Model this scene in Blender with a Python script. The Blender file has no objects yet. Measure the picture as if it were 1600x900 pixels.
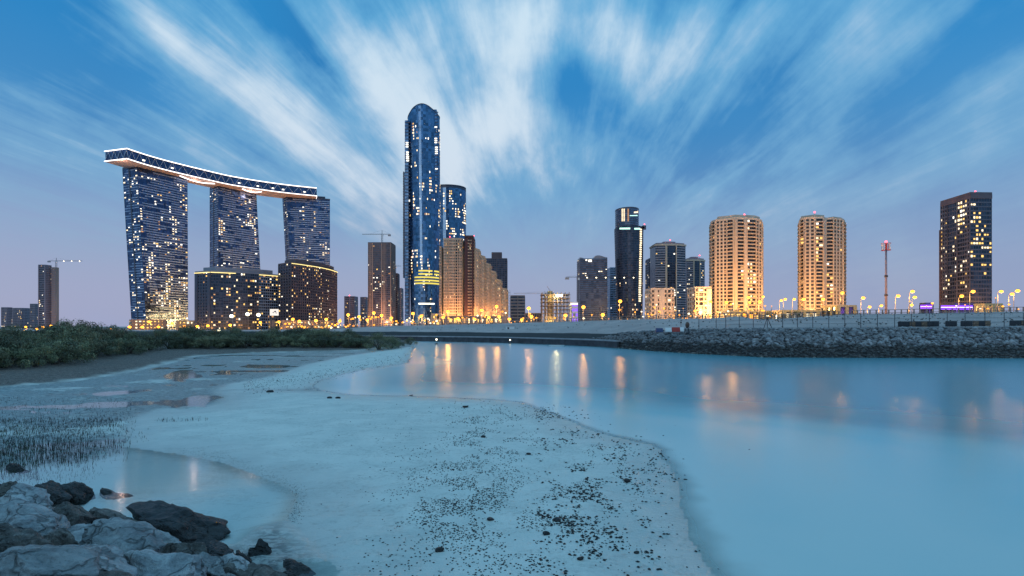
import bpy, math, random
import numpy as np
from mathutils import Vector, noise
random.seed(7); rng = np.random.default_rng(7)
S = bpy.context.scene; COL = S.collection

# ------------------------------------------------------------------ camera, exposure
CAMZ = 5.0; F = 800.0; HY = 510.0
cd = bpy.data.cameras.new('camera'); cam = bpy.data.objects.new('camera', cd); COL.objects.link(cam)
cam.location = (0, 0, CAMZ); cam.rotation_euler = (math.radians(90), 0, 0)
cd.lens = 18; cd.sensor_width = 36; cd.shift_y = (HY-450)/1600; cd.clip_start = .1; cd.clip_end = 30000
S.camera = cam
S.view_settings.view_transform = 'Standard'; S.view_settings.look = 'None'
S.view_settings.gamma = 1; S.view_settings.exposure = 0.06
try: S.view_settings.use_curve_mapping = False
except Exception: pass

# ------------------------------------------------------------------ node helper
class NT:
    def __init__(s, nt): s.nt = nt; s.N = nt.nodes; s.L = nt.links
    def n(s, t, **k):
        nd = s.N.new(t)
        for a, b in k.items(): setattr(nd, a, b)
        return nd
    def set(s, nd, key, v):
        if isinstance(v, E): v = v.o
        if isinstance(v, bpy.types.NodeSocket): s.L.new(v, nd.inputs[key])
        else: nd.inputs[key].default_value = v
    def m(s, op, a, b=None, c=None, clamp=False):
        nd = s.n('ShaderNodeMath', operation=op, use_clamp=clamp)
        s.set(nd, 0, a)
        if b is not None: s.set(nd, 1, b)
        if c is not None: s.set(nd, 2, c)
        return E(s, nd.outputs[0])
    def noise(s, vec, scale, detail=3, rough=.5, out='Fac', dist=0):
        nd = s.n('ShaderNodeTexNoise'); s.set(nd, 'Scale', scale); s.set(nd, 'Detail', detail)
        s.set(nd, 'Roughness', rough); s.set(nd, 'Distortion', dist)
        if vec is not None: s.set(nd, 'Vector', vec)
        return E(s, nd.outputs[out])
    def comb(s, x, y, z):
        nd = s.n('ShaderNodeCombineXYZ'); s.set(nd, 0, x); s.set(nd, 1, y); s.set(nd, 2, z); return E(s, nd.outputs[0])
    def mix(s, f, a, b, blend='MIX'):
        nd = s.n('ShaderNodeMix', data_type='RGBA', blend_type=blend)
        s.set(nd, 0, f); s.set(nd, 6, a); s.set(nd, 7, b); return E(s, nd.outputs[2])
    def ramp(s, f, stops, interp='LINEAR'):
        nd = s.n('ShaderNodeValToRGB'); r = nd.color_ramp; r.interpolation = interp
        while len(r.elements) < len(stops): r.elements.new(.5)
        for e, (p, c) in zip(r.elements, stops): e.position = p; e.color = (*c, 1) if len(c) == 3 else c
        s.set(nd, 0, f); return E(s, nd.outputs[0])
    def mapr(s, v, a, b, c=0, d=1, smooth=True):
        nd = s.n('ShaderNodeMapRange'); nd.interpolation_type = 'SMOOTHSTEP' if smooth else 'LINEAR'
        for i, x in enumerate((v, a, b, c, d)): s.set(nd, i, x)
        return E(s, nd.outputs[0])
class E:
    def __init__(s, t, o): s.t = t; s.o = o
    def __add__(s, b): return s.t.m('ADD', s, b)
    __radd__ = __add__
    def __mul__(s, b): return s.t.m('MULTIPLY', s, b)
    __rmul__ = __mul__
    def __sub__(s, b): return s.t.m('SUBTRACT', s, b)
    def __truediv__(s, b): return s.t.m('DIVIDE', s, b)
def C4(r, g, b): return (r, g, b, 1)

# ------------------------------------------------------------------ world: dusk sky with wind-drawn clouds
SUN_EL, SUN_AZ = 2.0, 200.0
w = bpy.data.worlds.new('World'); S.world = w; w.use_nodes = True
t = NT(w.node_tree); t.N.clear()
tc = t.n('ShaderNodeTexCoord'); sp = t.n('ShaderNodeSeparateXYZ'); t.L.new(tc.outputs['Generated'], sp.inputs[0])
X, Y, Z = [E(t, sp.outputs[i]) for i in range(3)]
az = t.m('ARCTAN2', X, Y); el = t.m('ARCSINE', Z)
sky = t.n('ShaderNodeTexSky'); sky.sky_type = 'NISHITA'; sky.sun_disc = False
sky.sun_elevation = math.radians(SUN_EL); sky.sun_rotation = math.radians(SUN_AZ)
# clear-sky gradient by elevation: mauve at the horizon, saturated blue above
grad = t.ramp(t.m('MAXIMUM', Z, 0.0), [(0.0, (.41, .33, .44)), (.05, (.29, .36, .54)), (.12, (.18, .35, .58)),
        (.24, (.085, .29, .56)), (.42, (.024, .23, .54)), (.62, (.018, .27, .60)), (1, (.07, .38, .70))])
blue_var = t.noise(tc.outputs['Generated'], 2.2, 2)
grad = t.mix(t.mapr(blue_var, .35, .7, 0, .45), grad, C4(.02, .15, .40), 'MIX')
grad = t.mix(t.mapr(el, 0.0, .35), t.mix(t.mapr(az, -1.0, 1.1), C4(.33, .37, .55), C4(.26, .33, .52)), grad)
grad = t.mix(t.mapr(Y, .2, -.5)*t.mapr(Z, .55, .05), grad, C4(.07, .36, .60))
vp = math.atan2(50, 800)
def dirof(px, py):
    v = Vector(((px-800)/F, 1, (HY-py)/F)).normalized()
    return math.atan2(v.x, v.y), math.asin(v.z)
blobs = [(280,75,90,26,.75),(240,40,80,22,.45),(370,120,110,34,.55),(430,165,110,36,.65),(500,205,110,36,.55),(560,300,110,40,.45),(480,270,120,30,.35),(590,130,80,44,.85),(640,190,80,44,.75),(650,70,80,38,.80),
 (540,45,90,26,.5),(700,225,80,50,.95),(770,205,70,44,.9),(830,215,60,32,.75),(740,35,60,60,.75),(790,90,50,40,.6),(840,25,80,46,1.0),(930,45,70,50,.9),(985,105,60,30,.95),(1045,95,70,38,.85),(1110,60,80,50,.6),(1210,40,110,40,.55),(1330,60,140,40,.45),
 (690,290,90,36,.6),(620,330,100,28,.4),(880,260,80,26,.45),(940,225,60,24,.45),(1015,165,26,18,.45),(910,380,50,14,.35),(430,345,45,12,.45),(545,350,25,10,.4),(1130,290,120,30,.28),
 (1530,235,130,24,.35),(1370,300,160,34,.30),(1560,135,90,20,.4),(1240,340,140,40,.22),(150,230,160,30,.22),(100,160,120,24,.18),(300,230,120,26,.25),(120,350,160,30,.15),(1480,20,140,30,.45),
 (890,125,80,34,-.55),(960,165,70,26,-.5),(850,100,30,30,-.2),(1180,165,150,36,-.45),(430,25,60,22,-.35),(80,70,140,50,-.35),(1480,110,150,40,-.3),(540,215,40,14,-.3)]
mask = None
for bx, by, Lb, Wb, wt in blobs:
    wt *= .75 if bx > 1090 and wt > 0 else .92 if wt > 0 else 1.1
    a0, e0 = dirof(bx, by); a1, e1 = dirof(850, HY)
    ang = math.atan2(e1-e0, a1-a0); c, s_ = math.cos(ang), math.sin(ang)
    k = math.cos(a0)*math.cos(e0)/F*1.0
    dx = az - a0; dy = el - e0
    p = (dx*c + dy*s_) * (1/(Lb*k*1.05)); q = (dy*c - dx*s_) * (1/(Wb*k*1.35))
    g = t.m('EXPONENT', (p*p + q*q) * -1.0) * wt
    mask = g if mask is None else mask + g
xr = X - Y*math.tan(vp)
zz = t.m('MAXIMUM', Z, 0.0) + .05
U = xr/zz; V = Y/zz
n1 = t.noise(t.comb(U*3.6, V*.55, 3.0), 1.0, 7, .62, dist=.5)
n2 = t.noise(t.comb(U*10.0, V*1.3, 9.0), 1.0, 5, .6, dist=.5)
n4 = t.noise(tc.outputs['Generated'], 7.0, 5, .6)
n3 = t.noise(t.comb(U*.55, V*.35, 1.0), 1.0, 3, .5)
outside = t.mapr(Z, .5, .95) * .5 + t.mapr(Y, .25, -.3)*t.mapr(Z, .05, .3)*.38
dens = .12 + (mask + outside)*.62 + (n1 - .5)*1.15*t.mapr(az, .75, .25, .55, 1) + (n2-.5)*.62*t.mapr(az, .75, .25, .5, 1) + (n3-.5)*.3 + (n4-.5)*1.0
# streak noise only acts high enough for the wisps to be seen
dens = t.mix(t.mapr(el, .05, .30), t.comb(mask*.75+(n4-.5)*.9+(n1-.5)*.25+.02, 0, 0), t.comb(dens, 0, 0))
spd = t.n('ShaderNodeSeparateXYZ'); t.set(spd, 0, dens); dens = E(t, spd.outputs[0])
cl = t.mapr(dens, -.12, 1.12, smooth=False)
veil = t.ramp(t.m('MAXIMUM', Z, 0.0), [(0, (.36, .36, .50)), (.12, (.27, .38, .56)), (.25, (.165, .37, .60)), (.5, (.11, .37, .64)), (1, (.15, .46, .70))])
white = t.ramp(t.m('MAXIMUM', Z, 0.0), [(0, (.55, .42, .46)), (.12, (.62, .58, .64)), (.25, (.60, .69, .80)), (.5, (.58, .73, .85)), (1, (.46, .74, .90))])
skyc = t.mix(t.mapr(cl, 0, .42), grad, veil); skyc = t.mix(t.mapr(cl, .30, .95), skyc, white)
# a share of physical twilight sky under the painted cloud deck of the air
nis = t.n('ShaderNodeVectorMath', operation='SCALE'); t.L.new(sky.outputs[0], nis.inputs[0]); nis.inputs['Scale'].default_value = .010
addn = t.n('ShaderNodeVectorMath', operation='ADD'); t.set(addn, 0, skyc); t.L.new(nis.outputs[0], addn.inputs[1])
scl = t.n('ShaderNodeVectorMath', operation='SCALE'); t.L.new(addn.outputs[0], scl.inputs[0]); scl.inputs['Scale'].default_value = 10.0
bg = t.n('ShaderNodeBackground'); bg.inputs[1].default_value = 0.1; t.L.new(scl.outputs[0], bg.inputs[0])
wo = t.n('ShaderNodeOutputWorld'); t.L.new(bg.outputs[0], wo.inputs[0])
# last light of day: one weak, very soft sun
sd = bpy.data.lights.new('sun', 'SUN'); sd.energy = .16; sd.angle = math.radians(14); sd.color = (1, .86, .74)
sun = bpy.data.objects.new('sun', sd); COL.objects.link(sun)
saz = math.radians(SUN_AZ); sel = math.radians(14)
dv = Vector((math.sin(saz)*math.cos(sel), math.cos(saz)*math.cos(sel), math.sin(sel)))
sun.rotation_euler = dv.to_track_quat('Z', 'Y').to_euler()

# ------------------------------------------------------------------ object helpers
def atp(px, d): return Vector(((px-800)/F*d, d, 0))
def zat(py, d): return CAMZ + (HY-py)/F*d
def dz(py, z): return (CAMZ-z)*F/(py-HY)          # depth of a point of height z seen at row py
def WP(px, py, z=0.0): d = dz(py, z); return ((px-800)/F*d, d)
def tag(o, label=None, cat=None, group=None, kind=None):
    if label: o['label'] = label
    if cat: o['category'] = cat
    if group: o['group'] = group
    if kind: o['kind'] = kind
    return o
def empty(name, loc, label=None, cat=None, group=None, rz=0):
    o = bpy.data.objects.new(name, None); COL.objects.link(o); o.location = loc; o.rotation_euler = (0, 0, rz)
    o.empty_display_size = .5
    return tag(o, label, cat, group)
class MB:
    def __init__(s): s.v = []; s.f = []; s.mi = []
    def add(s, vs, fs, mi=0):
        b = len(s.v); s.v += [tuple(p) for p in vs]; s.f += [tuple(b+i for i in f) for f in fs]; s.mi += [mi]*len(fs)
    def hexa(s, p, mi=0):   # p: 4 bottom ccw + 4 top
        s.add(p, [(3,2,1,0), (4,5,6,7), (0,1,5,4), (1,2,6,5), (2,3,7,6), (3,0,4,7)], mi)
    def box(s, c, d, rz=0, mi=0):
        cx, cy, cz = c; hx, hy, hz = d[0]/2, d[1]/2, d[2]/2; co, si = math.cos(rz), math.sin(rz)
        P = [(cx+x*co-y*si, cy+x*si+y*co, cz+z) for z in (-hz, hz) for x, y in ((-hx,-hy),(hx,-hy),(hx,hy),(-hx,hy))]
        s.hexa(P, mi)
    def bar(s, a, b, r, mi=0, n=4, r2=None):
        a = Vector(a); b = Vector(b); d = (b-a).normalized(); u = d.orthogonal().normalized(); v = d.cross(u)
        r2 = r if r2 is None else r2
        vs = [a+(u*math.cos(6.2832*i/n)+v*math.sin(6.2832*i/n))*r for i in range(n)]
        vs += [b+(u*math.cos(6.2832*i/n)+v*math.sin(6.2832*i/n))*r2 for i in range(n)]
        s.add(vs, [(i, (i+1) % n, n+(i+1) % n, n+i) for i in range(n)] + [tuple(range(n-1, -1, -1)), tuple(range(n, 2*n))], mi)
    def prism(s, poly0, poly1, z0, z1, mi=0, zt=None):
        n = len(poly0)
        vs = [(p[0], p[1], z0) for p in poly0] + [(p[0], p[1], z1 if zt is None else zt[i]) for i, p in enumerate(poly1)]
        s.add(vs, [(i, (i+1) % n, n+(i+1) % n, n+i) for i in range(n)] + [tuple(range(n-1, -1, -1)), tuple(range(n, 2*n))], mi)
    def ball(s, c, r, mi=0, nu=8, nv=5, sz=1):
        vs = [(c[0], c[1], c[2]-r*sz)]
        for j in range(1, nv):
            th = math.pi*j/nv
            for i in range(nu):
                ph = 6.2832*i/nu; vs.append((c[0]+r*math.sin(th)*math.cos(ph), c[1]+r*math.sin(th)*math.sin(ph), c[2]-r*sz*math.cos(th)))
        vs.append((c[0], c[1], c[2]+r*sz)); fs = []
        for i in range(nu): fs.append((0, 1+(i+1) % nu, 1+i))
        for j in range(nv-2):
            for i in range(nu):
                a = 1+j*nu+i; b = 1+j*nu+(i+1) % nu; fs.append((a, b, b+nu, a+nu))
        T = len(vs)-1; k = 1+(nv-2)*nu
        for i in range(nu): fs.append((k+i, k+(i+1) % nu, T))
        s.add(vs, fs, mi)
    def mesh(s, name, mats, smooth=False):
        me = bpy.data.meshes.new(name); me.from_pydata(s.v, [], s.f)
        if not isinstance(mats, (list, tuple)): mats = [mats]
        for m in mats: me.materials.append(m)
        if len(mats) > 1: me.polygons.foreach_set('material_index', s.mi)
        if smooth: me.polygons.foreach_set('use_smooth', [True]*len(me.polygons))
        me.update(); return me
    def build(s, name, mats, parent=None, smooth=False, kind=None):
        if not s.v: return None
        return link(name, s.mesh(name, mats, smooth), parent, kind)
def link(name, me, parent=None, kind=None, loc=None, rz=0, scale=None):
    o = bpy.data.objects.new(name, me); COL.objects.link(o)
    if parent: o.parent = parent
    if kind: o['kind'] = kind
    if loc is not None: o.location = loc
    if rz: o.rotation_euler = (0, 0, rz)
    if scale is not None: o.scale = scale
    return o
def shift(mb, o):   # bring world-space vertices into the frame of an empty standing at o
    l = o.location; mb.v = [(x-l.x, y-l.y, z-l.z) for x, y, z in mb.v]; return mb

# ------------------------------------------------------------------ materials
def mat(name, col, rough=.6, metal=0, emit=None, es=0, var=.0, vscale=1.0, bump=0, bscale=5, spec=.5, streak=False):
    m = bpy.data.materials.new(name); m.use_nodes = True; t = NT(m.node_tree); b = t.N['Principled BSDF']
    b.inputs['Base Color'].default_value = C4(*col); b.inputs['Roughness'].default_value = rough
    b.inputs['Metallic'].default_value = metal; b.inputs['Specular IOR Level'].default_value = spec
    if emit: b.inputs['Emission Color'].default_value = C4(*emit); b.inputs['Emission Strength'].default_value = es
    tc = t.n('ShaderNodeTexCoord')
    if var:
        vec = tc.outputs['Object']
        if streak:
            mp = t.n('ShaderNodeMapping'); mp.inputs['Scale'].default_value = (1, 1, .12); t.L.new(vec, mp.inputs[0]); vec = mp.outputs[0]
        f = t.noise(vec, vscale, 5, .6)
        c = t.mix(t.mapr(f, .3, .7), C4(*[x*(1-var) for x in col]), C4(*[min(1, x*(1+var)) for x in col]))
        t.set(b, 'Base Color', c)
    if bump:
        bn = t.n('ShaderNodeBump'); bn.inputs['Strength'].default_value = bump; bn.inputs['Distance'].default_value = .1
        t.set(bn, 'Height', t.noise(tc.outputs['Object'], bscale, 6, .6)); t.L.new(bn.outputs[0], b.inputs['Normal'])
    return m
def glassmat(name, col, rough=.12, metal=.75, cell=(3.2, 3.2, 3.6), v=.45):
    """coated curtain-wall glass, each pane a slightly different tint"""
    m = mat(name, col, rough, metal); t = NT(m.node_tree); b = t.N['Principled BSDF']; tc = t.n('ShaderNodeTexCoord')
    mp = t.n('ShaderNodeVectorMath', operation='DIVIDE'); t.L.new(tc.outputs['Object'], mp.inputs[0]); mp.inputs[1].default_value = cell
    fl = t.n('ShaderNodeVectorMath', operation='FLOOR'); t.L.new(mp.outputs[0], fl.inputs[0])
    wn = t.n('ShaderNodeTexWhiteNoise'); t.L.new(fl.outputs[0], wn.inputs[0])
    big = t.noise(tc.outputs['Object'], .03, 2)
    c = t.mix(E(t, wn.outputs[0]), C4(*[x*(1-v) for x in col]), C4(*[x*(1+v) for x in col]))
    c = t.mix(t.mapr(big, .3, .7, 0, .5), c, C4(*[x*.55 for x in col]))
    t.set(b, 'Base Color', c); t.set(b, 'Roughness', t.m('MULTIPLY_ADD', E(t, wn.outputs[0]), .18, rough))
    return m
M = {}
M['glass_blue'] = glassmat('blue_glass', (.10, .20, .35))
M['glass_gate'] = glassmat('dark_blue_glass', (.055, .095, .20), .15)
M['glass_grey'] = glassmat('grey_glass', (.14, .17, .24), .18)
M['glass_dark'] = glassmat('dark_glass', (.05, .065, .10), .15, .6)
M['glass_room'] = glassmat('window_glass', (.06, .055, .06), .15, .35, (2, 2, 3.1))
M['band_gate'] = mat('pale_blue_spandrel', (.29, .37, .52), .4, .2, var=.2, vscale=.1)
M['band_grey'] = mat('grey_spandrel', (.24, .24, .29), .5, var=.15, vscale=.1)
M['band_brown'] = mat('brown_stone_cladding', (.125, .088, .10), .6, var=.2, vscale=.1)
M['band_slate'] = mat('slate_grey_cladding', (.11, .105, .135), .6, var=.2, vscale=.1)
M['band_dark'] = mat('dark_spandrel', (.07, .075, .11), .4, .2)
M['mullion'] = mat('aluminium_mullion', (.22, .28, .36), .35, .6)
M['beige'] = mat('beige_render', (.50, .37, .26), .8, var=.10, vscale=.15, streak=True)
M['cream'] = mat('cream_stone', (.58, .46, .35), .8, var=.10, vscale=.15, streak=True)
M['tan'] = mat('tan_concrete', (.36, .25, .21), .8, var=.15, vscale=.12, streak=True)
M['darkred'] = mat('dark_red_cladding', (.055, .02, .025), .6)
M['pinkgrey'] = mat('mauve_concrete', (.30, .25, .29), .8, var=.12, vscale=.1, streak=True)
M['white'] = mat('white_paint', (.78, .78, .78), .5)
M['steel'] = mat('galvanised_steel', (.30, .31, .33), .45, .6)
M['darksteel'] = mat('dark_painted_steel', (.045, .045, .055), .5, .3)
M['rust'] = mat('rusty_steel', (.16, .09, .07), .8, .2, var=.3)
M['concrete'] = mat('concrete', (.33, .31, .33), .85, var=.2, vscale=.3, bump=.3, bscale=2)
M['wetwall'] = mat('wet_dark_concrete', (.055, .055, .065), .55, var=.35, vscale=.5, bump=.5, bscale=1)
M['yellowsteel'] = mat('yellow_painted_steel', (.6, .38, .05), .5, .2)
M['redpaint'] = mat('red_paint', (.45, .04, .03), .5)
M['asphalt'] = mat('asphalt', (.05, .05, .05), .85, var=.2)
M['roof'] = mat('roof_gravel', (.2, .2, .21), .9, var=.2)
def em(name, c, s): return mat(name, (.02, .02, .02), .4, emit=c, es=s)
M['lit0'] = em('window_warm_white', (1, .80, .50), 1.9)
M['lit1'] = em('window_yellow', (1, .60, .16), 1.6)
M['lit2'] = em('window_cool_white', (1, .93, .78), 2.2)
M['lit3'] = em('window_dim_amber', (1, .50, .20), .75)
M['neon'] = em('white_edge_light', (1, .93, .90), 2.6)
M['neonyel'] = em('warm_edge_light', (1, .80, .30), 1.7)
M['sodium'] = em('sodium_lamp', (1, .34, .02), 6)
M['sodium2'] = em('sodium_lamp_small', (1, .34, .02), 2.6)
M['lampwhite'] = em('white_lamp', (1, .86, .55), 6)
M['red_em'] = em('red_beacon', (1, .06, .08), 8)
M['teal_em'] = em('teal_light_band', (.55, 1, .85), 1.6)
M['purple_em'] = em('purple_light', (.28, .06, 1), 1.5)
M['band_yel'] = em('yellow_lit_floor', (1, .80, .12), 1.0)
M['shop'] = em('shop_front_light', (1, .86, .55), 2.2)
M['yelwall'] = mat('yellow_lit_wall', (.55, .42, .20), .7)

# ------------------------------------------------------------------ numpy noise and ground height
perm = rng.random((256, 256))
def vn(x, y):
    xi = np.floor(x).astype(int); yi = np.floor(y).astype(int); fx = x-xi; fy = y-yi
    fx = fx*fx*(3-2*fx); fy = fy*fy*(3-2*fy)
    g = lambda a, b: perm[a % 256, b % 256]
    return (g(xi, yi)*(1-fx)+g(xi+1, yi)*fx)*(1-fy)+(g(xi, yi+1)*(1-fx)+g(xi+1, yi+1)*fx)*fy
def fbm(x, y, o=4):
    r = 0; a = .5
    for i in range(o): r = r+a*vn(x*2**i+i*17.3, y*2**i+i*9.1); a *= .5
    return r/(1-.5**o)
def sdist(poly, X, Y):      # positive inside
    P = np.array(poly); Q = np.roll(P, -1, 0); d = np.full(X.shape, 1e9); ins = np.zeros(X.shape, bool)
    for (ax, ay), (bx, by) in zip(P, Q):
        ex, ey = bx-ax, by-ay; L = ex*ex+ey*ey+1e-9
        tt = np.clip(((X-ax)*ex+(Y-ay)*ey)/L, 0, 1); d = np.minimum(d, np.hypot(X-ax-tt*ex, Y-ay-tt*ey))
        if ay != by:
            c = ((ay > Y) != (by > Y)) & (X < (bx-ax)*(Y-ay)/(by-ay)+ax); ins ^= c
    return np.where(ins, d, -d)
def smooth(a, b, x): q = np.clip((x-a)/(b-a), 0, 1); return q*q*(3-2*q)
def pw(l): return [WP(x, y) for x, y in l]
edgeR = [(760,624),(813,628),(883,655),(933,676),(1000,690),(1040,702),(1052,740),(1072,800),(1095,850),(1120,900),(1170,1000),(1200,1300)]
edgeN = [(487,604),(500,610),(513,612),(550,617),(642,619)]
LAG = pw([(655,526),(645,545),(640,560),(639,567),(576,576),(524,588),(497,596)]+edgeN+edgeR+[(3600,1300),(3600,516),(655,516)])
BAR = pw([(192,672),(210,654),(250,640),(300,641),(347,630),(356,620),(340,612),(400,609),(470,611),(513,612),(550,617),(642,619)]+edgeR+[(500,1300),(500,1000),(524,900),(500,868),(458,828),(445,812),(455,795),(462,775),(445,763),(400,745),(350,725),(285,712),(200,700)])
BACK = pw([(340,610),(360,600),(420,590),(480,570),(540,557),(600,548),(640,542),(648,545),(640,560),(639,567),(576,576),(524,588),(497,596),(487,604),(470,609),(400,609)])
POND = pw([(200,700),(285,712),(350,725),(400,745),(445,763),(462,775),(455,795),(445,812),(400,826),(370,850),(300,870),(100,960),(-600,960),(-600,720),(-200,722),(20,728),(120,722),(190,706)])
POOL2 = pw([(425,874),(470,868),(508,878),(516,895),(500,910),(430,905)])
PUD = [pw([(272,624),(296,617),(343,618),(346,628),(312,636),(274,638)]), pw([(248,588),(262,580),(300,578),(312,588),(290,596),(255,596)]), pw([(372,573),(400,570),(452,571),(440,575),(390,576)]), pw([(130,616),(170,610),(230,609),(180,617)])]
MUD = pw([(-2500,700),(-600,640),(0,607),(120,597),(200,584),(275,567),(310,557),(400,552),(560,548),(630,541),(652,535),(655,526),(655,516),(-6000,516),(-6000,700)])
SHELF = pw([(813,628),(900,631),(1050,637),(1250,652),(1600,685),(2200,740),(3600,800),(3600,1300)]+edgeR[::-1])
TOE = [(-60, 38), (-30, 23), (-17, 16.4), (-11.2, 13.9), (-6.9, 11.6), (-4.5, 10.2), (-2, 8.6), (6, 4.5), (30, -6)]
def bankd(X, Y):  # distance behind the near riprap toe line
    return (X+5.2)*-.447 + (Y-10.6)*-.894
def H(X, Y):
    lag = sdist(LAG, X, Y); bar = sdist(BAR, X, Y); back = sdist(BACK, X, Y); pond = sdist(POND, X, Y); mud = sdist(MUD, X, Y)
    shelf = sdist(SHELF, X, Y)+(fbm(X*.12, Y*.12)-.5)*6
    wob = (fbm(X*.45+5, Y*.45, 4)-.5)*.8*smooth(2, 8, X-(-2)); lag = lag+wob; bar = bar-wob
    z = .022+(fbm(X*.16, Y*.42, 4)-.5)*.15+(fbm(X*1.1, Y*2.1, 3)-.5)*.06
    bz = .001+.30*(1-np.exp(-np.maximum(bar, 0)*.13))+(fbm(X*.25, Y*.25)-.5)*.06*smooth(0, 3, bar)+(fbm(X*2.2, Y*2.2, 3)-.5)*.025*smooth(0, .7, bar)+(fbm(X*.9, Y*.9, 4)-.5)*.05*smooth(0, .8, bar)
    z = np.where(bar > 0, bz, z)
    kz = .02+.22*(1-np.exp(-np.maximum(back, 0)*.2))+(fbm(X*.8, Y*.8)-.5)*.05*smooth(0, 2, back)
    z = np.where(back > 0, kz, z)
    deep = -.03-np.maximum(lag, 0)*.085
    sh = -.001-np.maximum(lag, 0)*.013+(fbm(X*.9, Y*.9, 4)-.5)*.05*smooth(0, .8, lag)*smooth(4, 1, lag)-np.maximum(lag-6, 0)*.02
    k_ = smooth(-5, 6, shelf); z = np.where(lag > 0, np.maximum(-2.5, k_*np.maximum(sh, -.5)+(1-k_)*deep), z)
    z = np.where(pond > 0, -.025-np.minimum(pond*.08, .10)+(fbm(X*.5, Y*.8)-.5)*.02, z)
    for p, dpt in [(POOL2, .05)]+[(q, .08) for q in PUD]:
        s_ = sdist(p, X, Y)+(fbm(X*.6+3, Y*.5, 3)-.5)*2.4-.2; z = np.where(s_ > 0, np.minimum(z, -.01-dpt*smooth(0, .8, s_)), z)
    z = np.where(mud > 0, .05+np.minimum(mud*.05, .7)+(fbm(X*.7, Y*.7)-.5)*.06, z)
    bd = bankd(X, Y)
    z = np.where((bd > -.4) & (X < 40), np.maximum(z, (bd+.2)*.42-.45), z)
    return np.minimum(z, 3.2), lag, bar, pond, mud, shelf
pys = np.concatenate([np.arange(526, 560, .75), np.arange(560, 640, 1.6), np.arange(640, 915, 2.6), np.geomspace(915, 2600, 26)])
pxs = np.concatenate([np.arange(-2600, -60, 40), np.arange(-60, 1680, 7), np.arange(1680, 4300, 40)])
DD = 4000/(pys-HY); GX = (pxs[None, :]-800)/F*DD[:, None]; GY = np.repeat(DD[:, None], len(pxs), 1)
GZ, lag, bar, pond, mud, shelf = H(GX, GY)
def gridmesh(name, X, Y, Z, m, attrs, flip=False):
    r, c = X.shape; me = bpy.data.meshes.new(name)
    i = np.arange(r*c).reshape(r, c)
    q = np.stack([i[1:, :-1], i[1:, 1:], i[:-1, 1:], i[:-1, :-1]], -1).reshape(-1, 4)
    if flip: q = q[:, ::-1]
    me.vertices.add(r*c); me.vertices.foreach_set('co', np.stack([X, Y, Z], -1).reshape(-1).astype(np.float32))
    me.loops.add(q.size); me.loops.foreach_set('vertex_index', q.reshape(-1).astype(np.int32))
    me.polygons.add(len(q)); me.polygons.foreach_set('loop_start', np.arange(0, q.size, 4, dtype=np.int32))
    me.update(calc_edges=True); me.validate()
    me.polygons.foreach_set('use_smooth', np.ones(len(me.polygons), bool))
    for k, a in attrs.items():
        at = me.attributes.new(k, 'FLOAT', 'POINT'); at.data.foreach_set('value', a.reshape(-1).astype(np.float32))
    me.materials.append(m); return me
# ground material
def attr(t, n): nd = t.n('ShaderNodeAttribute'); nd.attribute_name = n; return E(t, nd.outputs['Fac'])
m = bpy.data.materials.new('wet_sand'); m.use_nodes = True; t = NT(m.node_tree); b = t.N['Principled BSDF']
geo = t.n('ShaderNodeNewGeometry'); pos = geo.outputs['Position']
sx = t.n('ShaderNodeSeparateXYZ'); t.L.new(pos, sx.inputs[0]); z_ = E(t, sx.outputs[2])
mu = attr(t, 'mud'); ba = attr(t, 'bar')
nf = t.noise(pos, 9, 6, .7); nb = t.noise(pos, .6, 4, .6)
dry = t.mix(t.mapr(nb, .3, .7), C4(.60, .64, .61), C4(.72, .74, .70))
dry = t.mix(t.mapr(nf, .50, .75, 0, .35), dry, C4(.34, .35, .33))
mpw = t.n('ShaderNodeMapping'); mpw.inputs['Scale'].default_value = (1.0, 2.2, 1); t.L.new(pos, mpw.inputs[0])
nw = t.noise(mpw.outputs[0], 2.6, 7, .75, dist=.6)
wet = t.mix(t.mapr(nf*.35+nw*.65, .44, .56), C4(.045, .058, .065), C4(.38, .43, .43))
col = t.mix(t.m('MAXIMUM', ba*.92, t.mapr(z_ + (nw-.5)*.10, .030, .085)), wet, dry)
col = t.mix(t.mapr(z_ + (nf-.5)*.05, .10, -.04, 0, .45), col, C4(.30, .38, .39))
col = t.mix(attr(t, 'pond_sheen')*.8, col, C4(.74, .78, .78))  # pond bed paled: bright cloud reflection painted into the sand colour
tl = t.noise(mpw.outputs[0], .35, 6, .7, dist=1.2); col = t.mix(t.m('MULTIPLY', t.mapr(tl, .50, .545), t.mapr(tl, .60, .55))*t.mapr(nf, .4, .62)*.32, col, C4(.20, .21, .19))
col = t.mix(mu, col, t.mix(t.mapr(nw*.5+nf*.5, .42, .62), C4(.05, .040, .036), C4(.30, .24, .21)))
t.set(b, 'Base Color', col)
t.set(b, 'Roughness', t.mapr(z_ + (nb-.5)*.05, .0, .16, .34, .78))
b.inputs['Specular IOR Level'].default_value = .45
bn = t.n('ShaderNodeBump'); bn.inputs['Strength'].default_value = .8; bn.inputs['Distance'].default_value = .07
mp = t.n('ShaderNodeMapping'); mp.inputs['Scale'].default_value = (1.2, 4.0, 1); mp.inputs['Rotation'].default_value = (0, 0, .35); t.L.new(pos, mp.inputs[0])
rip = t.noise(mp.outputs[0], 1.6, 4, .6)
t.set(bn, 'Height', nf*.5 + nw*t.m('SUBTRACT', 1.0, ba)*1.2 + rip*(t.m('SUBTRACT', 1.0, ba)*.9+.25)); t.L.new(bn.outputs[0], b.inputs['Normal'])
M['sand'] = m
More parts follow.
